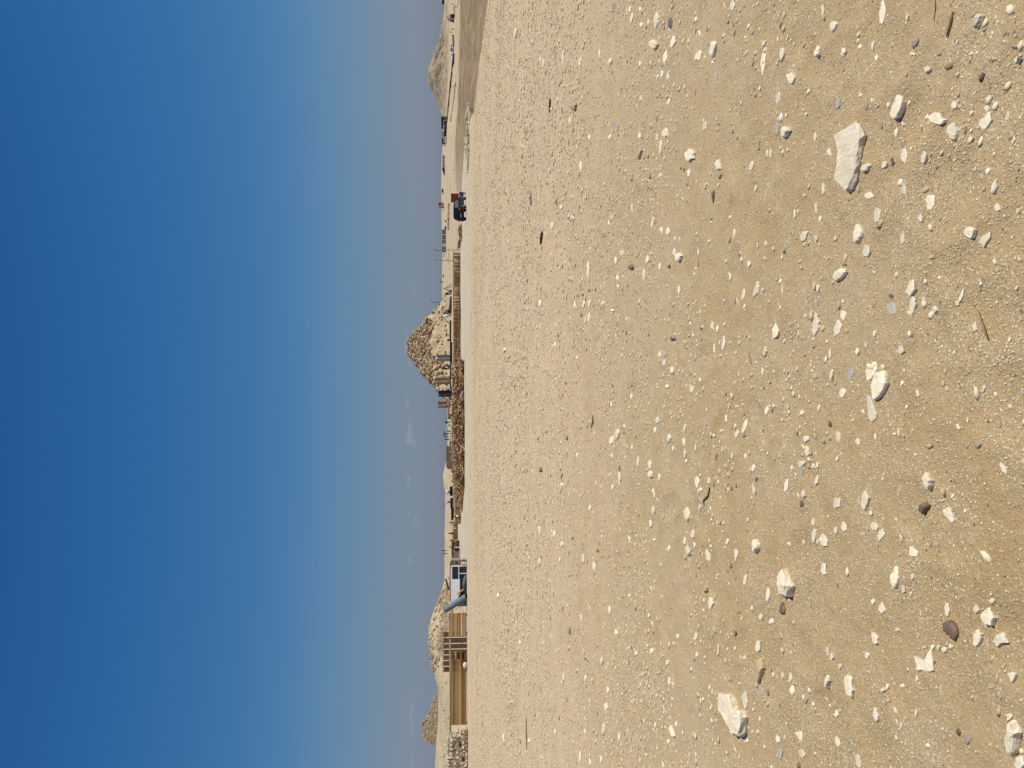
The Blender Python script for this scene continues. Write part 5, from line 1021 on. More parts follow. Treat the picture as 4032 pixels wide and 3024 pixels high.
def person(lab, py, Y, feet_row, pose, top, bottom, rz=0, robe=False, hat=None, sc_=1.0, grp=None, z=None):
    x = XY(py, Y); zz = Zr(feet_row, Y) if z is None else z
    t = empty('person', lab, 'person', (x, Y, zz), rz, grp); t.scale = (sc_,) * 3
    body = skin('body', pose, CH, lambda k: RADB[k], SKIN, t); J = POSES[pose]
    for s_ in ('l', 'r'):
        wv = Vector(J['w' + s_]); ev = Vector(J['e' + s_]); d = (wv - ev).normalized()
        MB().tube([wv, wv + d * .09, wv + d * .17], [.03, .045, .02], 6).build('hand', SKIN, t)
    skin('shirt', pose, [('c', 'p'), ('c', 'n'), ('c', 'sl'), ('sl', 'el'), ('el', 'wl'), ('c', 'sr'), ('sr', 'er'), ('er', 'wr')], lambda k: {'n': .05, 'p': .16}.get(k, RADB[k] + .03), top, t)
    skin('trousers', pose, [('p', 'hl'), ('hl', 'kl'), ('kl', 'fl'), ('p', 'hr'), ('hr', 'kr'), ('kr', 'fr')], lambda k: {'p': .145, 'fl': .06, 'fr': .06}.get(k, RADB[k] + (.07 if robe else .028)), bottom, t)
    hv = Vector(J['h']); hd = MB(); hd.ell((hv.x, hv.y - .02, hv.z + .035), .105, .115, .12, 8, 6); hd.build('headscarf' if hat else 'hair', hat or HAIR, t, smooth=True)
    fc = MB(); fc.ell((hv.x, hv.y + .05, hv.z - .01), .075, .075, .1, 8, 6); fc.build('face', SKIN, t, smooth=True)
    return t
B_ = math.pi
BW = 196
person('person standing in dark navy clothes before the pyramid, between two steel columns', 1452, BW, 1771, 'stand', CN['navy'], CN['black'], 2.4)
person('person in dark clothes crouching right of the standing navy figure', 1440, BW, 1772, 'sit', CN['dgrey'], CN['black'], 1.0)
person('person in grey crouching on the far side of the brown column', 1484, BW + .5, 1770, 'sit', CN['grey'], CN['dgrey'], .6)
person('person in purple crouching right beside the dark column', 1534, BW, 1770, 'sit', CN['purple'], CN['purple'], 1.4)
person('person in white top sitting left of the dark column', 1564, BW, 1775, 'sit', CN['white'], CN['black'], -.6)
person('person in black sitting with knees up next to the person in white top', 1572, BW - .8, 1776, 'sit', CN['black'], CN['brown'], -1.2)
person('person in black and white standing at the right end of the box carrying group', 1662, BW, 1777, 'stand', CN['black'], CN['grey'], .5)
person('person in pale shirt and black trousers standing behind the first walker', 1673, BW + .6, 1778, 'stand', CN['white'], CN['black'], 1.4, sc_=.85)
person('person in white shirt raising both arms under the brown box', 1697, BW, 1777, 'reach', CN['white'], CN['black'], -1.2)
person('person in black in the middle of the box carrying group', 1707, BW + .4, 1777, 'reach', CN['black'], CN['dgrey'], 1.2)
person('person in dark top and pale trousers supporting the box', 1718, BW, 1777, 'stand', CN['black'], CN['white'], 1.4)
person('person in black with bowed head at the left of the box carrying group', 1729, BW + .3, 1777, 'stand', CN['black'], CN['dgrey'], 1.5)
a = P(1752, 1700, BW); b = P(1746.5, 1718, BW); o = MB().box(b.x, a.x, BW - .3, BW + .3, a.z, b.z).build('box', mat('brown_carton', (.2, .12, .09), (.26, .16, .12))); tag(o, 'brown box held up over the heads of the group', 'box')
o = MB().bar(P(1755.5, 1678, BW - .2), P(1757, 1724, BW - .2), .09).build('pole', PAINT_W); tag(o, 'long white pole carried level by the group', 'pole')
person('person in white shirt sitting on the dark beams above the pit', 1935, 150.5, 1771.5, 'sit', CN['white'], CN['grey'], .3, sc_=1.1)
person('person seen head and shoulders behind the leaning grey plank', 1975, 152, 1784, 'stand', CN['grey'], CN['dgrey'], 0, sc_=.7)
person('person in grey standing at the left end of the pit beams', 2055, 152, 1801, 'stand', CN['grey'], CN['tan'], .8, sc_=.95)
person('man in white robe bending forward before the tan reed screen', 2079, 155, 1798, 'bend', CN['white'], CN['white'], -1.5, robe=True)
person('person in dark brown standing close behind the man in white robe', 2098, 156, 1799, 'stand', CN['brown'], CN['brown'], 1.3, robe=True)
person('person in red crouching at the end of the tan reed screen', 2124, 150, 1789, 'sit', CN['red'], CN['brown'], 1.2)
person('person in pale grey crouching on the rubble behind the buff crates', 2151, 150, 1787, 'sit', CN['grey'], CN['grey'], .5)
person('person in grey and white stooping inside the pit', 2031, 154, 1810, 'sit', CN['white'], CN['grey'], .5)
person('person in dark top sitting at the tent mouth', 1147, 176, 1779, 'sit', CN['dgrey'], CN['black'], .5)
person('tall person in navy standing left of the tent', 1158, 177, 1780, 'stand', CN['navy'], CN['navy'], -.5)
person('person in blue and white robes among the draped cloths', 1243, 180, 1779, 'stand', CN['white'], CN['blue'], .3, robe=True)
person('person with olive top beside the blue and white figure', 1236, 181, 1780, 'stand', cloth('olive', (.10, .10, .04)), CN['navy'], -.3)
person('hunched person in black right of the olive topped figure', 1224, 180, 1776, 'sit', CN['black'], CN['dgrey'], .7, sc_=1.2)
person('person in black seated alone on the beams near the fence gap', 1339, 183, 1771, 'sit', CN['black'], CN['black'], .2, sc_=.8)
# pole tent, draped cloths and sloping plank behind the fence
tent = empty('pole_tent', 'brown pole tent of tied branches behind the reed fence', 'tent', tuple(P(1780, 1137, 178)))
ap = P(1749, 1136, 178) - tent.location
for (r_, py, dy) in ((1780, 1114, -.6), (1780, 1120, .8), (1780, 1150, -.4), (1780, 1141, .7), (1780, 1130, -.9)):
    MB().tube([P(r_, py, 178 + dy) - tent.location, ap + Vector((rr.uniform(-.1, .1), 0, .1))], .05, 6).build('pole', WD[3], tent)
q = [P(1755, 1133, 177.6), P(1779, 1118, 177.2), P(1779, 1126, 177), P(1757, 1137, 177.5)]; MB().add([v - tent.location for v in q] + [v - tent.location + Vector((0, .05, 0)) for v in q], [(0, 1, 2, 3), (7, 6, 5, 4), (0, 4, 5, 1), (1, 5, 6, 2), (2, 6, 7, 3), (3, 7, 4, 0)]).build('cloth', TARP, tent)
sheet('dark heap of cloth on the bank behind the fence', [(1779, 1165), (1772, 1168), (1769, 1180), (1769, 1200), (1767, 1212), (1765, 1222), (1762, 1230), (1779, 1232)], 182, CN['dgrey'], 'cloth_heap', 'cloth heap', .5)
sheet('white cloth draped over the head of the sloping plank', [(1772, 1238), (1756, 1236), (1747, 1240), (1744, 1250), (1748, 1256), (1756, 1250), (1766, 1252)], 179.4, CN['white'], 'draped_cloth', 'cloth', .3)
leaner('dark plank sloping down left from the draped cloth', P(1746, 1252, 179), P(1776, 1281, 179), .32, .1, mat('dark_plank', (.08, .05, .04), (.14, .09, .07), scale=4), 'plank', 'plank')
leaner('thin dark rod slanting up right of the grey column', P(1746, 1399, 195.3), P(1770, 1393, 195.3), .07, .07, ST3, 'rod', 'rod')
# ------------------------------------------------------------------ flood lamps, cross brace, bar
LM = mat('galvanised', (.34, .35, .38), (.42, .43, .46), rough=.4, scale=4, metal=.6); LB = mat('lamp_blue', (.06, .09, .13), (.1, .13, .18), rough=.4); GLA = mat('lamp_glass', (.8, .82, .85), rough=.15, spec=.6)
def flood(lab, py, base_row, Y, turn):
    g = g1(XY(py, Y), Y); z0 = max(g, Zr(base_row, Y)); t = empty('flood_lamp', lab, 'flood lamp', (XY(py, Y), Y, z0), turn, 'double flood lamps on poles')
    h = Zr(1727, Y) - z0; hz_ = Zr(1713, Y) - z0
    MB().tube([(0, 0, -.1), (0, 0, h)], [.085, .06], 8).build('pole', LM, t)
    MB().tube([(0, 0, h - .15), (0, 0, hz_ + .1)], .04, 8).build('mast', LB, t)
    for s_, zz in ((1, h), (-1, hz_)):
        MB().cbox((0, -.18, zz), .62 if s_ > 0 else .3, .22, .42, Euler((.4, 0, .2 * s_)).to_matrix()).build('lamp_head', LB, t)
        MB().cbox((0, -.30, zz - .03), .52 if s_ > 0 else .24, .03, .34, Euler((.4, 0, .2 * s_)).to_matrix()).build('lens', GLA, t)
flood('double flood lamp with bright lenses at the right end of the fence', 986, 1812, 169.6, .5)
flood('double flood lamp with dark heads behind the fence', 1028, 1784, 172, -.6)
leaner('thin dark bar spanning level between the two flood lamp poles', P(1767, 978, 169), P(1766, 1036, 169), .06, .06, ST3, 'bar', 'bar')
for i_, (a, b, lab) in enumerate([((1738, 994), (1764, 1026), 'long pale stick crossing between the flood lamps, rising to the right'), ((1757, 990), (1741, 1016), 'pale stick crossing the long one between the flood lamps')]):
    leaner(lab, P(a[0], a[1], 171), P(b[0], b[1], 171), .1, .1, RDL, 'stick', 'stick', 'crossed sticks')
# street lamp and tiny masts on the skyline
def streetlamp(lab, py, r0, r1, Y):
    z0 = Zr(r1, Y); t = empty('street_lamp', lab, 'street lamp', (XY(py, Y), Y, z0)); h = Zr(r0, Y) - z0
    MB().tube([(0, 0, -1), (0, 0, h * .9)], [.28, .2], 6).build('pole', LB, t); MB().tube([(0, 0, h * .9), (.5, 0, h * .97), (1.6, 0, h)], .18, 6).build('arm', LB, t); MB().cbox((1.9, 0, h), 1.3, .6, .3).build('lamp_head', LB, t)
streetlamp('slim street lamp rising right of the pyramid', 1192, 1699, 1742, 640)
for i_, (py, r0, r1, Y, lab) in enumerate([(1112, 1733, 1745, 640, 'faint slanting mast on the skyline right of the pyramid'), (92, 1738, 1751, 640, 'tiny mast on the skyline above the hut'), (2168, 1740, 1757, 180, 'thin short post on the mound, upper of two'), (2180, 1744, 1760, 180, 'thin short post on the mound, lower of two')]):
    o = MB().tube([P(r1 + 1, py, Y), P(r0, py - (5 if i_ == 0 else 0), Y)], .0006 * Y, 6).build('mast', ST3); tag(o, lab, 'mast')
# ------------------------------------------------------------------ black SUV
BLK_P = mat('black_car_paint', (.010, .011, .014), rough=.38, spec=.25); GLS = mat('tinted_glass', (.02, .03, .035), rough=.08, spec=.6); GLS2 = mat('pale_glass', (.09, .13, .13), rough=.1, spec=.6)
TYRE = mat('tyre', (.02, .02, .02), rough=.8); RIMM = mat('alloy_rim', (.45, .45, .46), rough=.35, metal=.8); REDL = mat('tail_lamp', (.5, .01, .03), rough=.2); PLATE = mat('number_plate', (.45, .55, .6), rough=.5); CHR = mat('chrome', (.6, .6, .62), rough=.2, metal=.9); TRIMB = mat('black_plastic', (.02, .02, .022), rough=.6)
def loftbody(name, secs, mt, par):
    """secs: list of (y, [(halfwidth, z)...bottom to top]) along the car's length"""
    mb = MB(); n = len(secs[0][1]); vs = []
    for y, pr in secs:
        for w_, z in pr: vs.append((-w_, y, z))
        for w_, z in reversed(pr): vs.append((w_, y, z))
    m2 = 2 * n; fs = []
    for i_ in range(len(secs) - 1):
        for k in range(m2):
            fs.append((i_ * m2 + k, i_ * m2 + (k + 1) % m2, (i_ + 1) * m2 + (k + 1) % m2, (i_ + 1) * m2 + k))
    fs.append(tuple(range(m2))[::-1]); fs.append(tuple((len(secs) - 1) * m2 + k for k in range(m2)))
    mb.add(vs, fs); o = mb.build(name, mt, par, smooth=False); bmx = bmesh.new(); bmx.from_mesh(o.data); bmesh.ops.recalc_face_normals(bmx, faces=bmx.faces); bmx.to_mesh(o.data); bmx.free(); return o
def wheel(par, x, y, r, w_, rim_m):
    wv = empty('wheel', None, None, (x, y, r)); wv.parent = par
    wv.pop('label', None)
    MB().tube([(-w_ / 2, 0, 0), (-w_ / 2 * .8, 0, 0), (w_ / 2 * .8, 0, 0), (w_ / 2, 0, 0)], [r * .93, r, r, r * .93], 22).build('tyre', TYRE, wv, smooth=False)
    sg = 1 if x > 0 else -1
    mb = MB(); mb.tube([(sg * w_ * .42, 0, 0), (sg * w_ * .53, 0, 0)], r * .66, 18)
    mb.build('rim', TRIMB, wv)
    for k in range(5):
        a = k * 2 * math.pi / 5 + .3; MB().bar((sg * w_ * .55, 0, 0), (sg * w_ * .56, math.cos(a) * r * .62, math.sin(a) * r * .62), .09 * r / .35, .03).build('spoke', rim_m, wv)
    ring = [(sg * w_ * .545, math.cos(a) * r * .64, math.sin(a) * r * .64) for a in [k * math.pi / 9 for k in range(19)]]
    MB().tube(ring, .025 * r / .35, 5).build('rim_ring', rim_m, wv)
def car(lab, loc, rz, L=4.5, W=1.84, Hh=1.68, paint=BLK_P, glass=GLS, sc_=1, suv=True, detail=True, grp=None, cat='car', name='parked_car'):
    t = empty(name, lab, cat, loc, rz, grp); t.scale = (sc_,) * 3; hw = W / 2; r_ = .36
    # front is +y
    b0 = .28; sh_ = .98 if suv else .88
    lo = [( -L / 2, .80, .45), (-L / 2 + .12, .93, .30), (-L / 2 + .45, 1.0, b0), (L / 2 - .7, 1.0, b0), (L / 2 - .2, .93, .30), (L / 2, .80, .42)]
    secs = []
    for (y, f, zb) in lo:
        zt = {0: sh_ - .08, 1: sh_ + .02, 2: sh_ + .04, 3: sh_ - .03, 4: sh_ - .14, 5: sh_ - .30}[lo.index((y, f, zb))]
        secs.append((y, [(hw * f * .94, zb), (hw * f, zb + .18), (hw * f, (zb + zt) / 2 + .1), (hw * f * .955, zt), (hw * f * .85, zt + .03)]))
    o_ = loftbody('body', secs, paint, t); b_ = o_.modifiers.new('bevel', 'BEVEL'); b_.width = .06; b_.segments = 3; b_.angle_limit = .35
    rb = -L / 2 + (.18 if suv else .75); rf = L / 2 - 1.25
    cab = [(rb, sh_, .86, sh_ + .02), (rb + .28, sh_, .80, Hh - .10), (rb + .75, sh_, .78, Hh), (rf - 1.05, sh_, .78, Hh - .02), (rf - .75, sh_, .79, Hh - .10), (rf + .15, sh_, .86, sh_ + .02)]
    secs = [(y, [(hw * .93, z0), (hw * (.93 - (z1 - z0) * .16), z0 + (z1 - z0) * .92 + .005), (hw * (.86 - (z1 - z0) * .2), z1 + .008)]) for y, z0, f, z1 in cab]
    o_ = loftbody('cabin', secs, paint, t); b_ = o_.modifiers.new('bevel', 'BEVEL'); b_.width = .05; b_.segments = 3; b_.angle_limit = .35
    zt = Hh - .2; zb = sh_ + .07
    for sx in (1, -1):
        xs = sx * (hw * .93 - .008); xt = sx * (hw * .835 + .002)
        for (y0, y1, y0t, y1t) in ((rb + .3, rb + 1.0, rb + .42, rb + 1.0), (rb + 1.08, rb + 1.95, rb + 1.08, rb + 1.9), (rb + 2.02, rf - .1, rb + 1.98, rf - .72)):
            v = [(xs + .018 * sx, y0, zb), (xs + .018 * sx, y1, zb), (xt + .012 * sx, y1t, zt), (xt + .012 * sx, y0t, zt)]; v2 = [(a - .03 * sx, b, c) for a, b, c in v]
            MB().add(v + v2, [(0, 1, 2, 3), (7, 6, 5, 4), (0, 4, 5, 1), (1, 5, 6, 2), (2, 6, 7, 3), (3, 7, 4, 0)]).build('window', GLS2 if detail else glass, t)
        if detail:
            MB().box(sx * (hw + .02) - .1, sx * (hw + .02) + .1, rf - .25, rf - .1, sh_ + .02, sh_ + .16).build('wing_mirror', paint, t)
            MB().box(sx * hw * .62, sx * hw * .93, -L / 2 - .03, -L / 2 + .16, sh_ - .22, sh_ - .02).build('tail_lamp', REDL, t) if sx > 0 else MB().box(sx * hw * .93, sx * hw * .62, -L / 2 - .03, -L / 2 + .16, sh_ - .22, sh_ - .02).build('tail_lamp', REDL, t)
            MB().box(min(sx * hw * .5, sx * hw * .86), max(sx * hw * .5, sx * hw * .86), L / 2 - .22, L / 2 - .02, sh_ - .32, sh_ - .2).build('headlight', GLA, t)
            for y in (rb + 1.55, rb + 2.5): MB().box(min(sx * hw, sx * (hw + .03)), max(sx * hw, sx * (hw + .03)), y, y + .18, sh_ - .15, sh_ - .11).build('door_handle', CHR, t)
    MB().add([(-hw * .72, rb - .02, zb + .02), (hw * .72, rb - .02, zb + .02), (hw * .66, rb + .21, zt + .02), (-hw * .66, rb + .21, zt + .02), (-hw * .72, rb + .05, zb + .02), (hw * .72, rb + .05, zb + .02), (hw * .66, rb + .28, zt + .02), (-hw * .66, rb + .28, zt + .02)], [(0, 1, 2, 3), (7, 6, 5, 4), (0, 4, 5, 1), (1, 5, 6, 2), (2, 6, 7, 3), (3, 7, 4, 0)]).build('rear_window', glass, t)
    MB().add([(-hw * .78, rf + .12, zb), (hw * .78, rf + .12, zb), (hw * .7, rf - .66, zt + .05), (-hw * .7, rf - .66, zt + .05), (-hw * .78, rf + .06, zb - .02), (hw * .78, rf + .06, zb - .02), (hw * .7, rf - .72, zt), (-hw * .7, rf - .72, zt)], [(0, 1, 2, 3), (7, 6, 5, 4), (0, 4, 5, 1), (1, 5, 6, 2), (2, 6, 7, 3), (3, 7, 4, 0)]).build('windscreen', glass, t)
    if detail:
        MB().box(-.27, .27, -L / 2 - .035, -L / 2 + .02, .66, .78).build('number_plate', PLATE, t)
        MB().box(-hw * .9, hw * .9, -L / 2 - .06, -L / 2 + .2, .36, .55).build('rear_bumper', TRIMB, t)
    for sx in (1, -1):
        for y in (-L / 2 + .82, L / 2 - .88): wheel(t, sx * (hw - .1), y, r_, .24, RIMM)
    return t
sy = 103; sx_ = XY(822, sy)
car('black off road car parked on the chalky road, seen from the rear right', (sx_, sy, g1(sx_, sy)), -math.radians(36), L=4.45, W=1.85, Hh=1.66, sc_=1.03)
# dark cart with tall red box behind it
cy = 110; ctx = XY(779, cy); ct = empty('cargo_cart', 'small dark vehicle with a tall red cargo box beyond the black car', 'cart', (ctx, cy, g1(ctx, cy)), -.2)
def cl2(px, py): return P(px, py, cy) - ct.location
RED = mat('red_paint', (.30, .028, .02), (.36, .04, .03), rough=.5, scale=2)
a, b = cl2(1777, 762), cl2(1806, 795); MB().box(b.x, a.x, 0, 1.3, b.z, a.z).build('cargo_box', RED, ct); MB().box(b.x - .03, a.x + .03, -.03, 1.33, a.z, a.z + .05).build('box_lid', RED, ct)
MB().box(b.x - .03, b.x + .05, -.035, 1.3, b.z, a.z - .01).build('corner_post', mat('dark_red', (.12, .015, .012)), ct)
lo_, hi_ = cl2(1824, 786).x, cl2(1824, 756).x
MB().box(lo_, hi_, .1, 1.4, .3, cl2(1809, 770).z).build('body', BLK_P, ct); MB().box(lo_ + .3, hi_ - .1, .04, .1, .5, cl2(1813, 770).z).build('window', GLS2, ct)
for xx_ in (lo_ + .25, hi_ - .2): wheel(ct, xx_, .1, .28, .16, RIMM)
MB().bar((a.x - .1, .3, b.z), (a.x - .1, .3, .5), .08).build('strut', ST3, ct); MB().bar((b.x + .1, .3, b.z), (b.x + .1, .3, .5), .08).build('strut', ST3, ct)
# log pile and loose poles left of the car
lp_ = empty('log_pile', 'low dark pile of logs and brush between the car and the fence', 'log pile', tuple(P(1817, 920, 150)))
for k in range(60):
    py = rng.uniform(886, 942); base = 1817 - 13 * max(0, 1 - abs(py - 915) / 32) * rng.random(); L_ = rng.uniform(.4, 1.5); a = rng.uniform(-.5, .5)
    c_ = P(base, py, 150 + rng.uniform(-.5, .6)) - lp_.location; d = Vector((math.cos(a), rng.uniform(-.5, .5), math.sin(a))) * L_ / 2
    stick(lp_, c_ - d, c_ + d, rng.uniform(.04, .09), WD[3] if rng.random() < .6 else WD[0], 'log')
for k in range(9):
    a = P(1815 - k * 1.3, 941 + rng.uniform(-5, 8), 152); b = P(1814 - k * 1.4 - rng.uniform(0, 3), 985 - rng.uniform(0, 18), 152.5)
    leaner('%s long thin pole lying between the log pile and the flood lamp' % ('lowest', 'second lowest', 'third lowest', 'fourth lowest', 'middle', 'fourth highest', 'third highest', 'second highest', 'topmost')[k], a, b, .09, .09, (WD[1], WD[0], RD)[k % 3], 'pole', 'pole', 'poles by the log pile')
# ------------------------------------------------------------------ far right: bus, vehicles, huts, low walls
GREYP = mat('grey_cabin_panel', (.20, .20, .21), (.25, .25, .26), rough=.6, scale=1.5)
def boxveh(name, lab, cat, py0, py1, r0, r1, Y, mt, depth=2.5, winrow=None, front=None, grp=None, rz=0):
    t = empty(name, lab, cat, (XY((py0 + py1) / 2, Y), Y, Zr(r1, Y)), rz, grp); w_ = (py1 - py0) / F * Y; h = (r1 - r0) / F * Y
    wh = .16 * h if winrow else 0
    mbx = MB().box(-w_ / 2, w_ / 2, 0, depth, wh, h); mbx.build('body', mt, t, bevel=.12 * h)
    if winrow:
        n_ = winrow; y = -.04
        for k in range(n_):
            a = -w_ / 2 + w_ * (k + .08) / n_; b = -w_ / 2 + w_ * (k + .95) / n_
            MB().box(a, b, -.05, .0, h * .48, h * .82).build('window', GLS, t)
        for k in (.12, .82):
            MB().tube([(-w_ / 2 + w_ * k, -.05, h * .16), (-w_ / 2 + w_ * k, .3, h * .16)], h * .16, 12).build('wheel', TYRE, t)
        if front: MB().box(w_ / 2 - .02, w_ / 2 + .04, .2, depth - .2, h * .4, h * .82).build('windscreen', GLS, t)
    return t
boxveh('tour_bus', 'white bus with black windows on the far sandy ridge', 'bus', 614, 662, 1740, 1753.5, 620, PAINT_W, 2.6, 7, True)
boxveh('minibus', 'dark and white minibus standing behind the bus', 'minibus', 663, 674, 1741, 1752, 622, CN['dgrey'], 2.4, 2)
def farcar(lab, py, Y, mt, rz=1.5, sc_=1.0, suv=True, row=None, L=4.4):
    x = XY(py, Y); z = g1(x, Y) if row is None else Zr(row, Y)
    return car(lab, (x, Y, z), rz, L=L, Hh=1.7 if suv else 1.48, paint=mt, suv=suv, detail=False, sc_=sc_, grp='vehicles on the far ridge')
WCAR = mat('white_car_paint', (.7, .7, .72), rough=.3)
farcar('dark car parked by the low buildings, nearest the hill', 495, 480, BLK_P, row=1760)
farcar('second dark car by the low buildings', 512, 480, BLK_P, row=1760, suv=False)
farcar('black car in the middle of the row by the white wall', 530, 478, BLK_P, row=1759.5)
farcar('black car next to the white one in the row', 543, 478, BLK_P, row=1759)
farcar('white car at the left end of the row by the wall', 556, 478, WCAR, row=1759)
farcar('dark car standing away from the row toward the bus', 682, 610, BLK_P, row=1753)
farcar('lone dark car on the ridge between the bus and the hut ruin', 757, 600, BLK_P, row=1747, sc_=.9)
farcar('white off road car driving past the end of the low walls', 190, 330, WCAR, rz=-.9, row=1789.5, sc_=1.05)
boxveh('guard_booth', 'small white booth behind the white off road car', 'booth', 207, 218, 1777, 1787.5, 336, PAINT_W, 1.6)
MB_ = MB
for i_, (py, Y, r1, lab, top) in enumerate([(673, 600, 1752, 'tiny person beside the minibus', 'black'), (690, 605, 1751, 'tiny person left of the dark car on the ridge', 'dgrey'), (577, 470, 1757, 'tiny person walking away from the parked row', 'black'), (564, 470, 1759, 'tiny person in white at the end of the parked row', 'white'), (747, 598, 1748, 'tiny dark person beside the lone car', 'black'), (829, 450, 1751, 'tiny person on the sandy slope above the black car', 'brown'), (672, 235, 1792, 'small dark person on the near sand slope below the bus', 'black')]):
    person(lab, py, Y, r1, 'stand', CN[top], CN['dgrey'], i_, grp='distant people', sc_=1.0 if i_ < 6 else .5)
# low buildings and wall under the hill's left foot
WALLP = mat('plaster_tan', (.46, .37, .27), (.53, .44, .33), scale=.6, rough=.9); WALLW = mat('plaster_white', (.66, .62, .55), (.74, .7, .63), scale=.6); DKR = mat('dark_opening', (.03, .025, .02)); PINKW = mat('plaster_pinkish', (.50, .40, .33), (.56, .46, .39), scale=.5)
def bld(lab, py0, py1, r0, r1, Y, mt, openings=(), roof=None, depth=6, grp='low buildings by the hill'):
    t = empty('low_building', lab, 'building', (XY((py0 + py1) / 2, Y), Y, Zr(r1, Y)), 0, grp); w_ = (py1 - py0) / F * Y; h = (r1 - r0) / F * Y
    MB().box(-w_ / 2, w_ / 2, 0, depth, -2, h).build('wall', mt, t)
    for (a, b, c, d) in openings:
        MB().box(w_ / 2 - w_ * b, w_ / 2 - w_ * a, -.06, .05, h * c, h * d).build('window', DKR, t)
    MB().box(-w_ / 2 - .3, w_ / 2 + .3, -.5, depth + .3, h, h + .25 / 530 * Y).build('roof', roof or mt, t); return t
bld('brown flat roofed shed with open dark front at the hill foot', 462, 500, 1737, 1748, 520, mat('brown_plaster', (.18, .13, .1), (.24, .18, .14)), ((.1, .5, .1, .9), (.6, .95, .1, .8)), PAINT_W)
bld('long pinkish boundary wall building behind the parked row', 488, 560, 1747, 1759, 500, PINKW, ((.05, .12, .2, .7),), depth=3)
bld('small white building with windows in the low group', 521, 545, 1740, 1749, 530, WALLW, ((.1, .3, .3, .7), (.5, .7, .3, .7)), WALLW)
bld('dark roofed low house at the left end of the group', 546, 562, 1741, 1749, 532, mat('dark_plaster', (.12, .1, .09)), ((.2, .8, .2, .7),))
bld('half ruined pale house on the skyline with dark doorway', 800, 817, 1727, 1738.5, 620, PINKW, ((.1, .45, .1, .8), (.5, .7, .4, .8)), depth=5, grp=None)
gp = empty('gate', 'narrow pale gate frame where the low walls end', 'gate', tuple(P(1761, 480, 480)))
for dx in (-.6, .9): MB().box(dx - .15, dx + .15, 0, .3, -.5, 2.0).build('post', WALLW, gp)
MB().box(-.75, 1.05, 0, .3, 2.0, 2.25).build('lintel', WALLW, gp)
def lowwall(lab, p0_, p1_, Y0, Y1, h, mt, n_=14):
    pts = []
    for k in range(n_ + 1):
        t = k / n_; Y = Y0 + (Y1 - Y0) * t; py = p0_ + (p1_ - p0_) * t; x = XY(py, Y); pts.append(Vector((x, Y, g1(x, Y))))
    mb = MB()
    for a, b in zip(pts, pts[1:]): mb.hexa([a + Vector((0, 0, -.5)), b + Vector((0, 0, -.5)), b + Vector((0, .4, -.5)), a + Vector((0, .4, -.5)), a + Vector((0, 0, h)), b + Vector((0, 0, h)), b + Vector((0, .4, h)), a + Vector((0, .4, h))])
    o = mb.build('low_wall', mt); tag(o, lab, 'low wall', 'low walls crossing the plain'); return o
KM = mat('kerb_and_shade_brown', (.12, .09, .06), (.17, .13, .09), scale=2)  # dark brown; puts the two long walls' shaded faces into the colour
lowwall('upper of two long thin dark walls running to the hill foot', 215, 486, 322, 470, .55, KM)
lowwall('lower of two long thin dark walls running to the hill foot', 214, 484, 312, 452, .5, KM)
lowwall('short dark wall between the white car and the hut', 185, 140, 322, 330, .9, KM, 4)
lowwall('thin kerb wall right of the hut', 96, 30, 326, 326, .35, KM, 4)
lowwall('faint dark ditch wall across the sand above the hollow', 300, 480, 262, 330, .25, mat('ditch_brown', (.22, .16, .1), (.28, .2, .13)), 8)
# hut with pyramid roof
hY = 326; hut = empty('guard_hut', 'small tan hut with pointed roof and dark doorway', 'hut', (XY(68, hY), hY, Zr(1790, hY)))
hm = mat('hut_plaster', (.34, .26, .18), (.42, .33, .24), scale=1)
MB().box(-1.2, .9, 0, 2.6, 0, 1.9).build('wall', hm, hut); MB().box(-.7, .75, -.12, -.01, .02, 1.35).build('doorway', DKR, hut)
MB().add([(-1.35, -.15, 1.9), (1.05, -.15, 1.9), (1.05, 2.75, 1.9), (-1.35, 2.75, 1.9), (.0, 1.2, 3.45)], [(3, 2, 1, 0), (0, 1, 4), (1, 2, 4), (2, 3, 4), (3, 0, 4)]).build('roof', hm, hut)
MB().box(-1.5, -1.22, -.1, .2, 0, 1.8).build('buttress', WALLP, hut)
o = boxveh('dark_bin', 'dark square bin left of the pointed hut', 'bin', 83, 90, 1781, 1790, 325, CN['black'], .8)
for i_, (py, r0, lab) in enumerate([(118, 1776, 'pale stubby post between the hut and the white car'), (131, 1773, 'thin sign post left of the pale stubby post'), (21, 1777, 'thin sign post right of the hut')]):
    g_z = g1(XY(py, 325), 325); t = empty('sign_post', lab, 'post', (XY(py, 325), 325, g_z), 0, 'posts on the plain'); h = Zr(r0, 325) - g_z
    MB().tube([(0, 0, -.2), (0, 0, h)], .22 if i_ == 0 else .06, 8).build('post', WALLP if i_ == 0 else ST3, t)
    MB().cbox((0, -.1, h - .25), .5, .08, .4).build('sign_plate', WALLW if i_ == 0 else ST3, t)
boxveh('dark_truck', 'dark truck on the skyline cut by the top edge', 'truck', -40, 17, 1739, 1751, 560, NAVY, 2.6, 3)
o = MB().tube([P(1806 - 2, -12, 240), P(1805, 8, 240), P(1802, 24, 240), P(1798, 31, 240), P(1793, 30, 240), P(1790, 20, 240)], .09, 6).build('hose', KM); tag(o, 'dark curved hose lying on the sand at the top edge', 'hose')
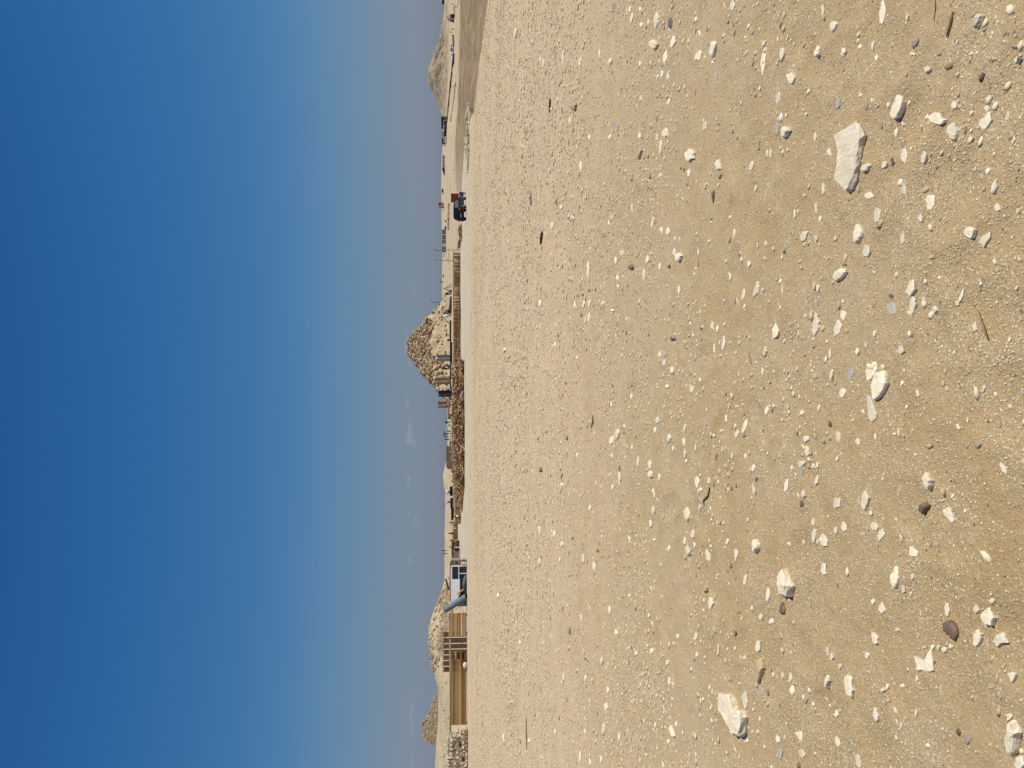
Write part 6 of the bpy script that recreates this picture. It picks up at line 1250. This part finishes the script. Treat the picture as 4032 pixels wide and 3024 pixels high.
# portable cabins
for i_, (a, b, lab, wht) in enumerate([(904, 922, 'grey portable cabin with white end, nearest the brown junk', .2), (924, 942, 'second grey portable cabin in the row', .22), (944, 959, 'third grey portable cabin in the row', .15)]):
    Y = 455; t = empty('portable_cabin', lab, 'cabin', (XY((a + b) / 2, Y), Y, Zr(1756, Y)), 0, 'portable cabins on the dune'); w_ = (b - a) / F * Y
    MB().box(-w_ / 2, w_ / 2 - w_ * wht, 0, 2.4, 0, 2.2).build('wall', GREYP, t); MB().box(w_ / 2 - w_ * wht + .02, w_ / 2, -.02, 2.4, 0, 2.3).build('end_wall', WALLW, t); MB().box(-w_ / 2 - .1, w_ / 2 - w_ * wht, -.1, 2.5, 2.2, 2.35).build('roof', PAINT_W, t)
t = empty('portable_cabin', 'larger cabin with white door panel and grey side, behind the flood lamp', 'cabin', (XY(977, 455), 455, Zr(1758, 455)), 0, 'portable cabins on the dune'); 
MB().box(-2.4, .5, 0, 2.4, 0, 2.75).build('wall', GREYP, t); MB().box(.52, 2.4, -.02, 2.4, 0, 2.6).build('end_wall', PAINT_W, t); MB().box(-2.5, 2.5, -.1, 2.5, 2.76, 2.9).build('roof', PAINT_W, t); MB().box(.8, 1.3, -.1, -.03, .1, 2.0).build('door', WALLW, t)
for i_, (py, r0, w_, lab) in enumerate([(888, 1751, 1.1, 'dark box of junk on the sand right of the cabins, smaller'), (897, 1751, .9, 'brown heap of junk right of the cabins, larger')]):
    mb = MB(); c_ = P(1755, py - (0 if i_ else 17), 452); mb.ell(tuple(c_), w_ * (1.2 if i_ else .5), .8, .75, 8, 5)
    for k in range(len(mb.v)): mb.v[k] = tuple(q + random.uniform(-.15, .15) for q in mb.v[k])
    o = mb.build('junk_heap', mat('brown_junk', (.07, .045, .04), (.12, .08, .07))); tag(o, lab, 'junk heap')
# dark rubble streak on the dune
n_ = 420; pyq = rng.uniform(805, 905, n_); Yq = 330 + (pyq - 805) * .25 + rng.normal(0, 9, n_); xq = (1512 - pyq) / F * Yq
v1 = scatter(xq, Yq, gz(xq, Yq), .25 + .5 * rng.random(n_), .5, ICO_V, ICO_F); bulk('dune_rubble', 'streak of dark rubble on the dune above the black car', 'rubble', [v1], gravel_mat('dark_rubble', [(0, (.16, .12, .08)), (.4, (.3, .23, .16)), (.8, (.46, .38, .27))]))
sheet('dark olive dome like shelter on the dune right of the pyramid', [(1747, 1080), (1743, 1083), (1742, 1087), (1744, 1092), (1747, 1094), (1748, 1088)], 500, mat('olive_cover', (.12, .105, .05)), 'shelter', 'shelter', 1.2)
# birds
for i_, (px, py, s_, lab) in enumerate([(1723, 590, 1.0, 'dark bird in flight over the ridge left of the parked row'), (1727, 649, 1.0, 'dark bird flying above the bus'), (1733, 768, .8, 'low bird just over the ridge near the house ruin'), (1729, 784, .7, 'small bird right beside the skyline house'), (1656, 1026, 1.1, 'lone bird high above the second flood lamp')]):
    Y = 150 + 6 * i_; c_ = P(px, py, Y); t = empty('bird', lab, 'bird', tuple(c_), .6 * i_, 'birds in flight'); t.scale = (s_,) * 3
    MB().ell((0, 0, 0), .05, .16, .045, 6, 5).build('body', CN['black'], t)
    for sx in (1, -1): MB().add([(0, -.05, .02), (0, .07, .02), (sx * .16, .06, .10), (sx * .18, -.03, .10), (sx * .33, -.01, .05), (0, 0, .035)], [(0, 1, 2, 3), (3, 2, 4), (5, 2, 1), (5, 3, 2), (5, 0, 3)]).build('wing', CN['black'], t)
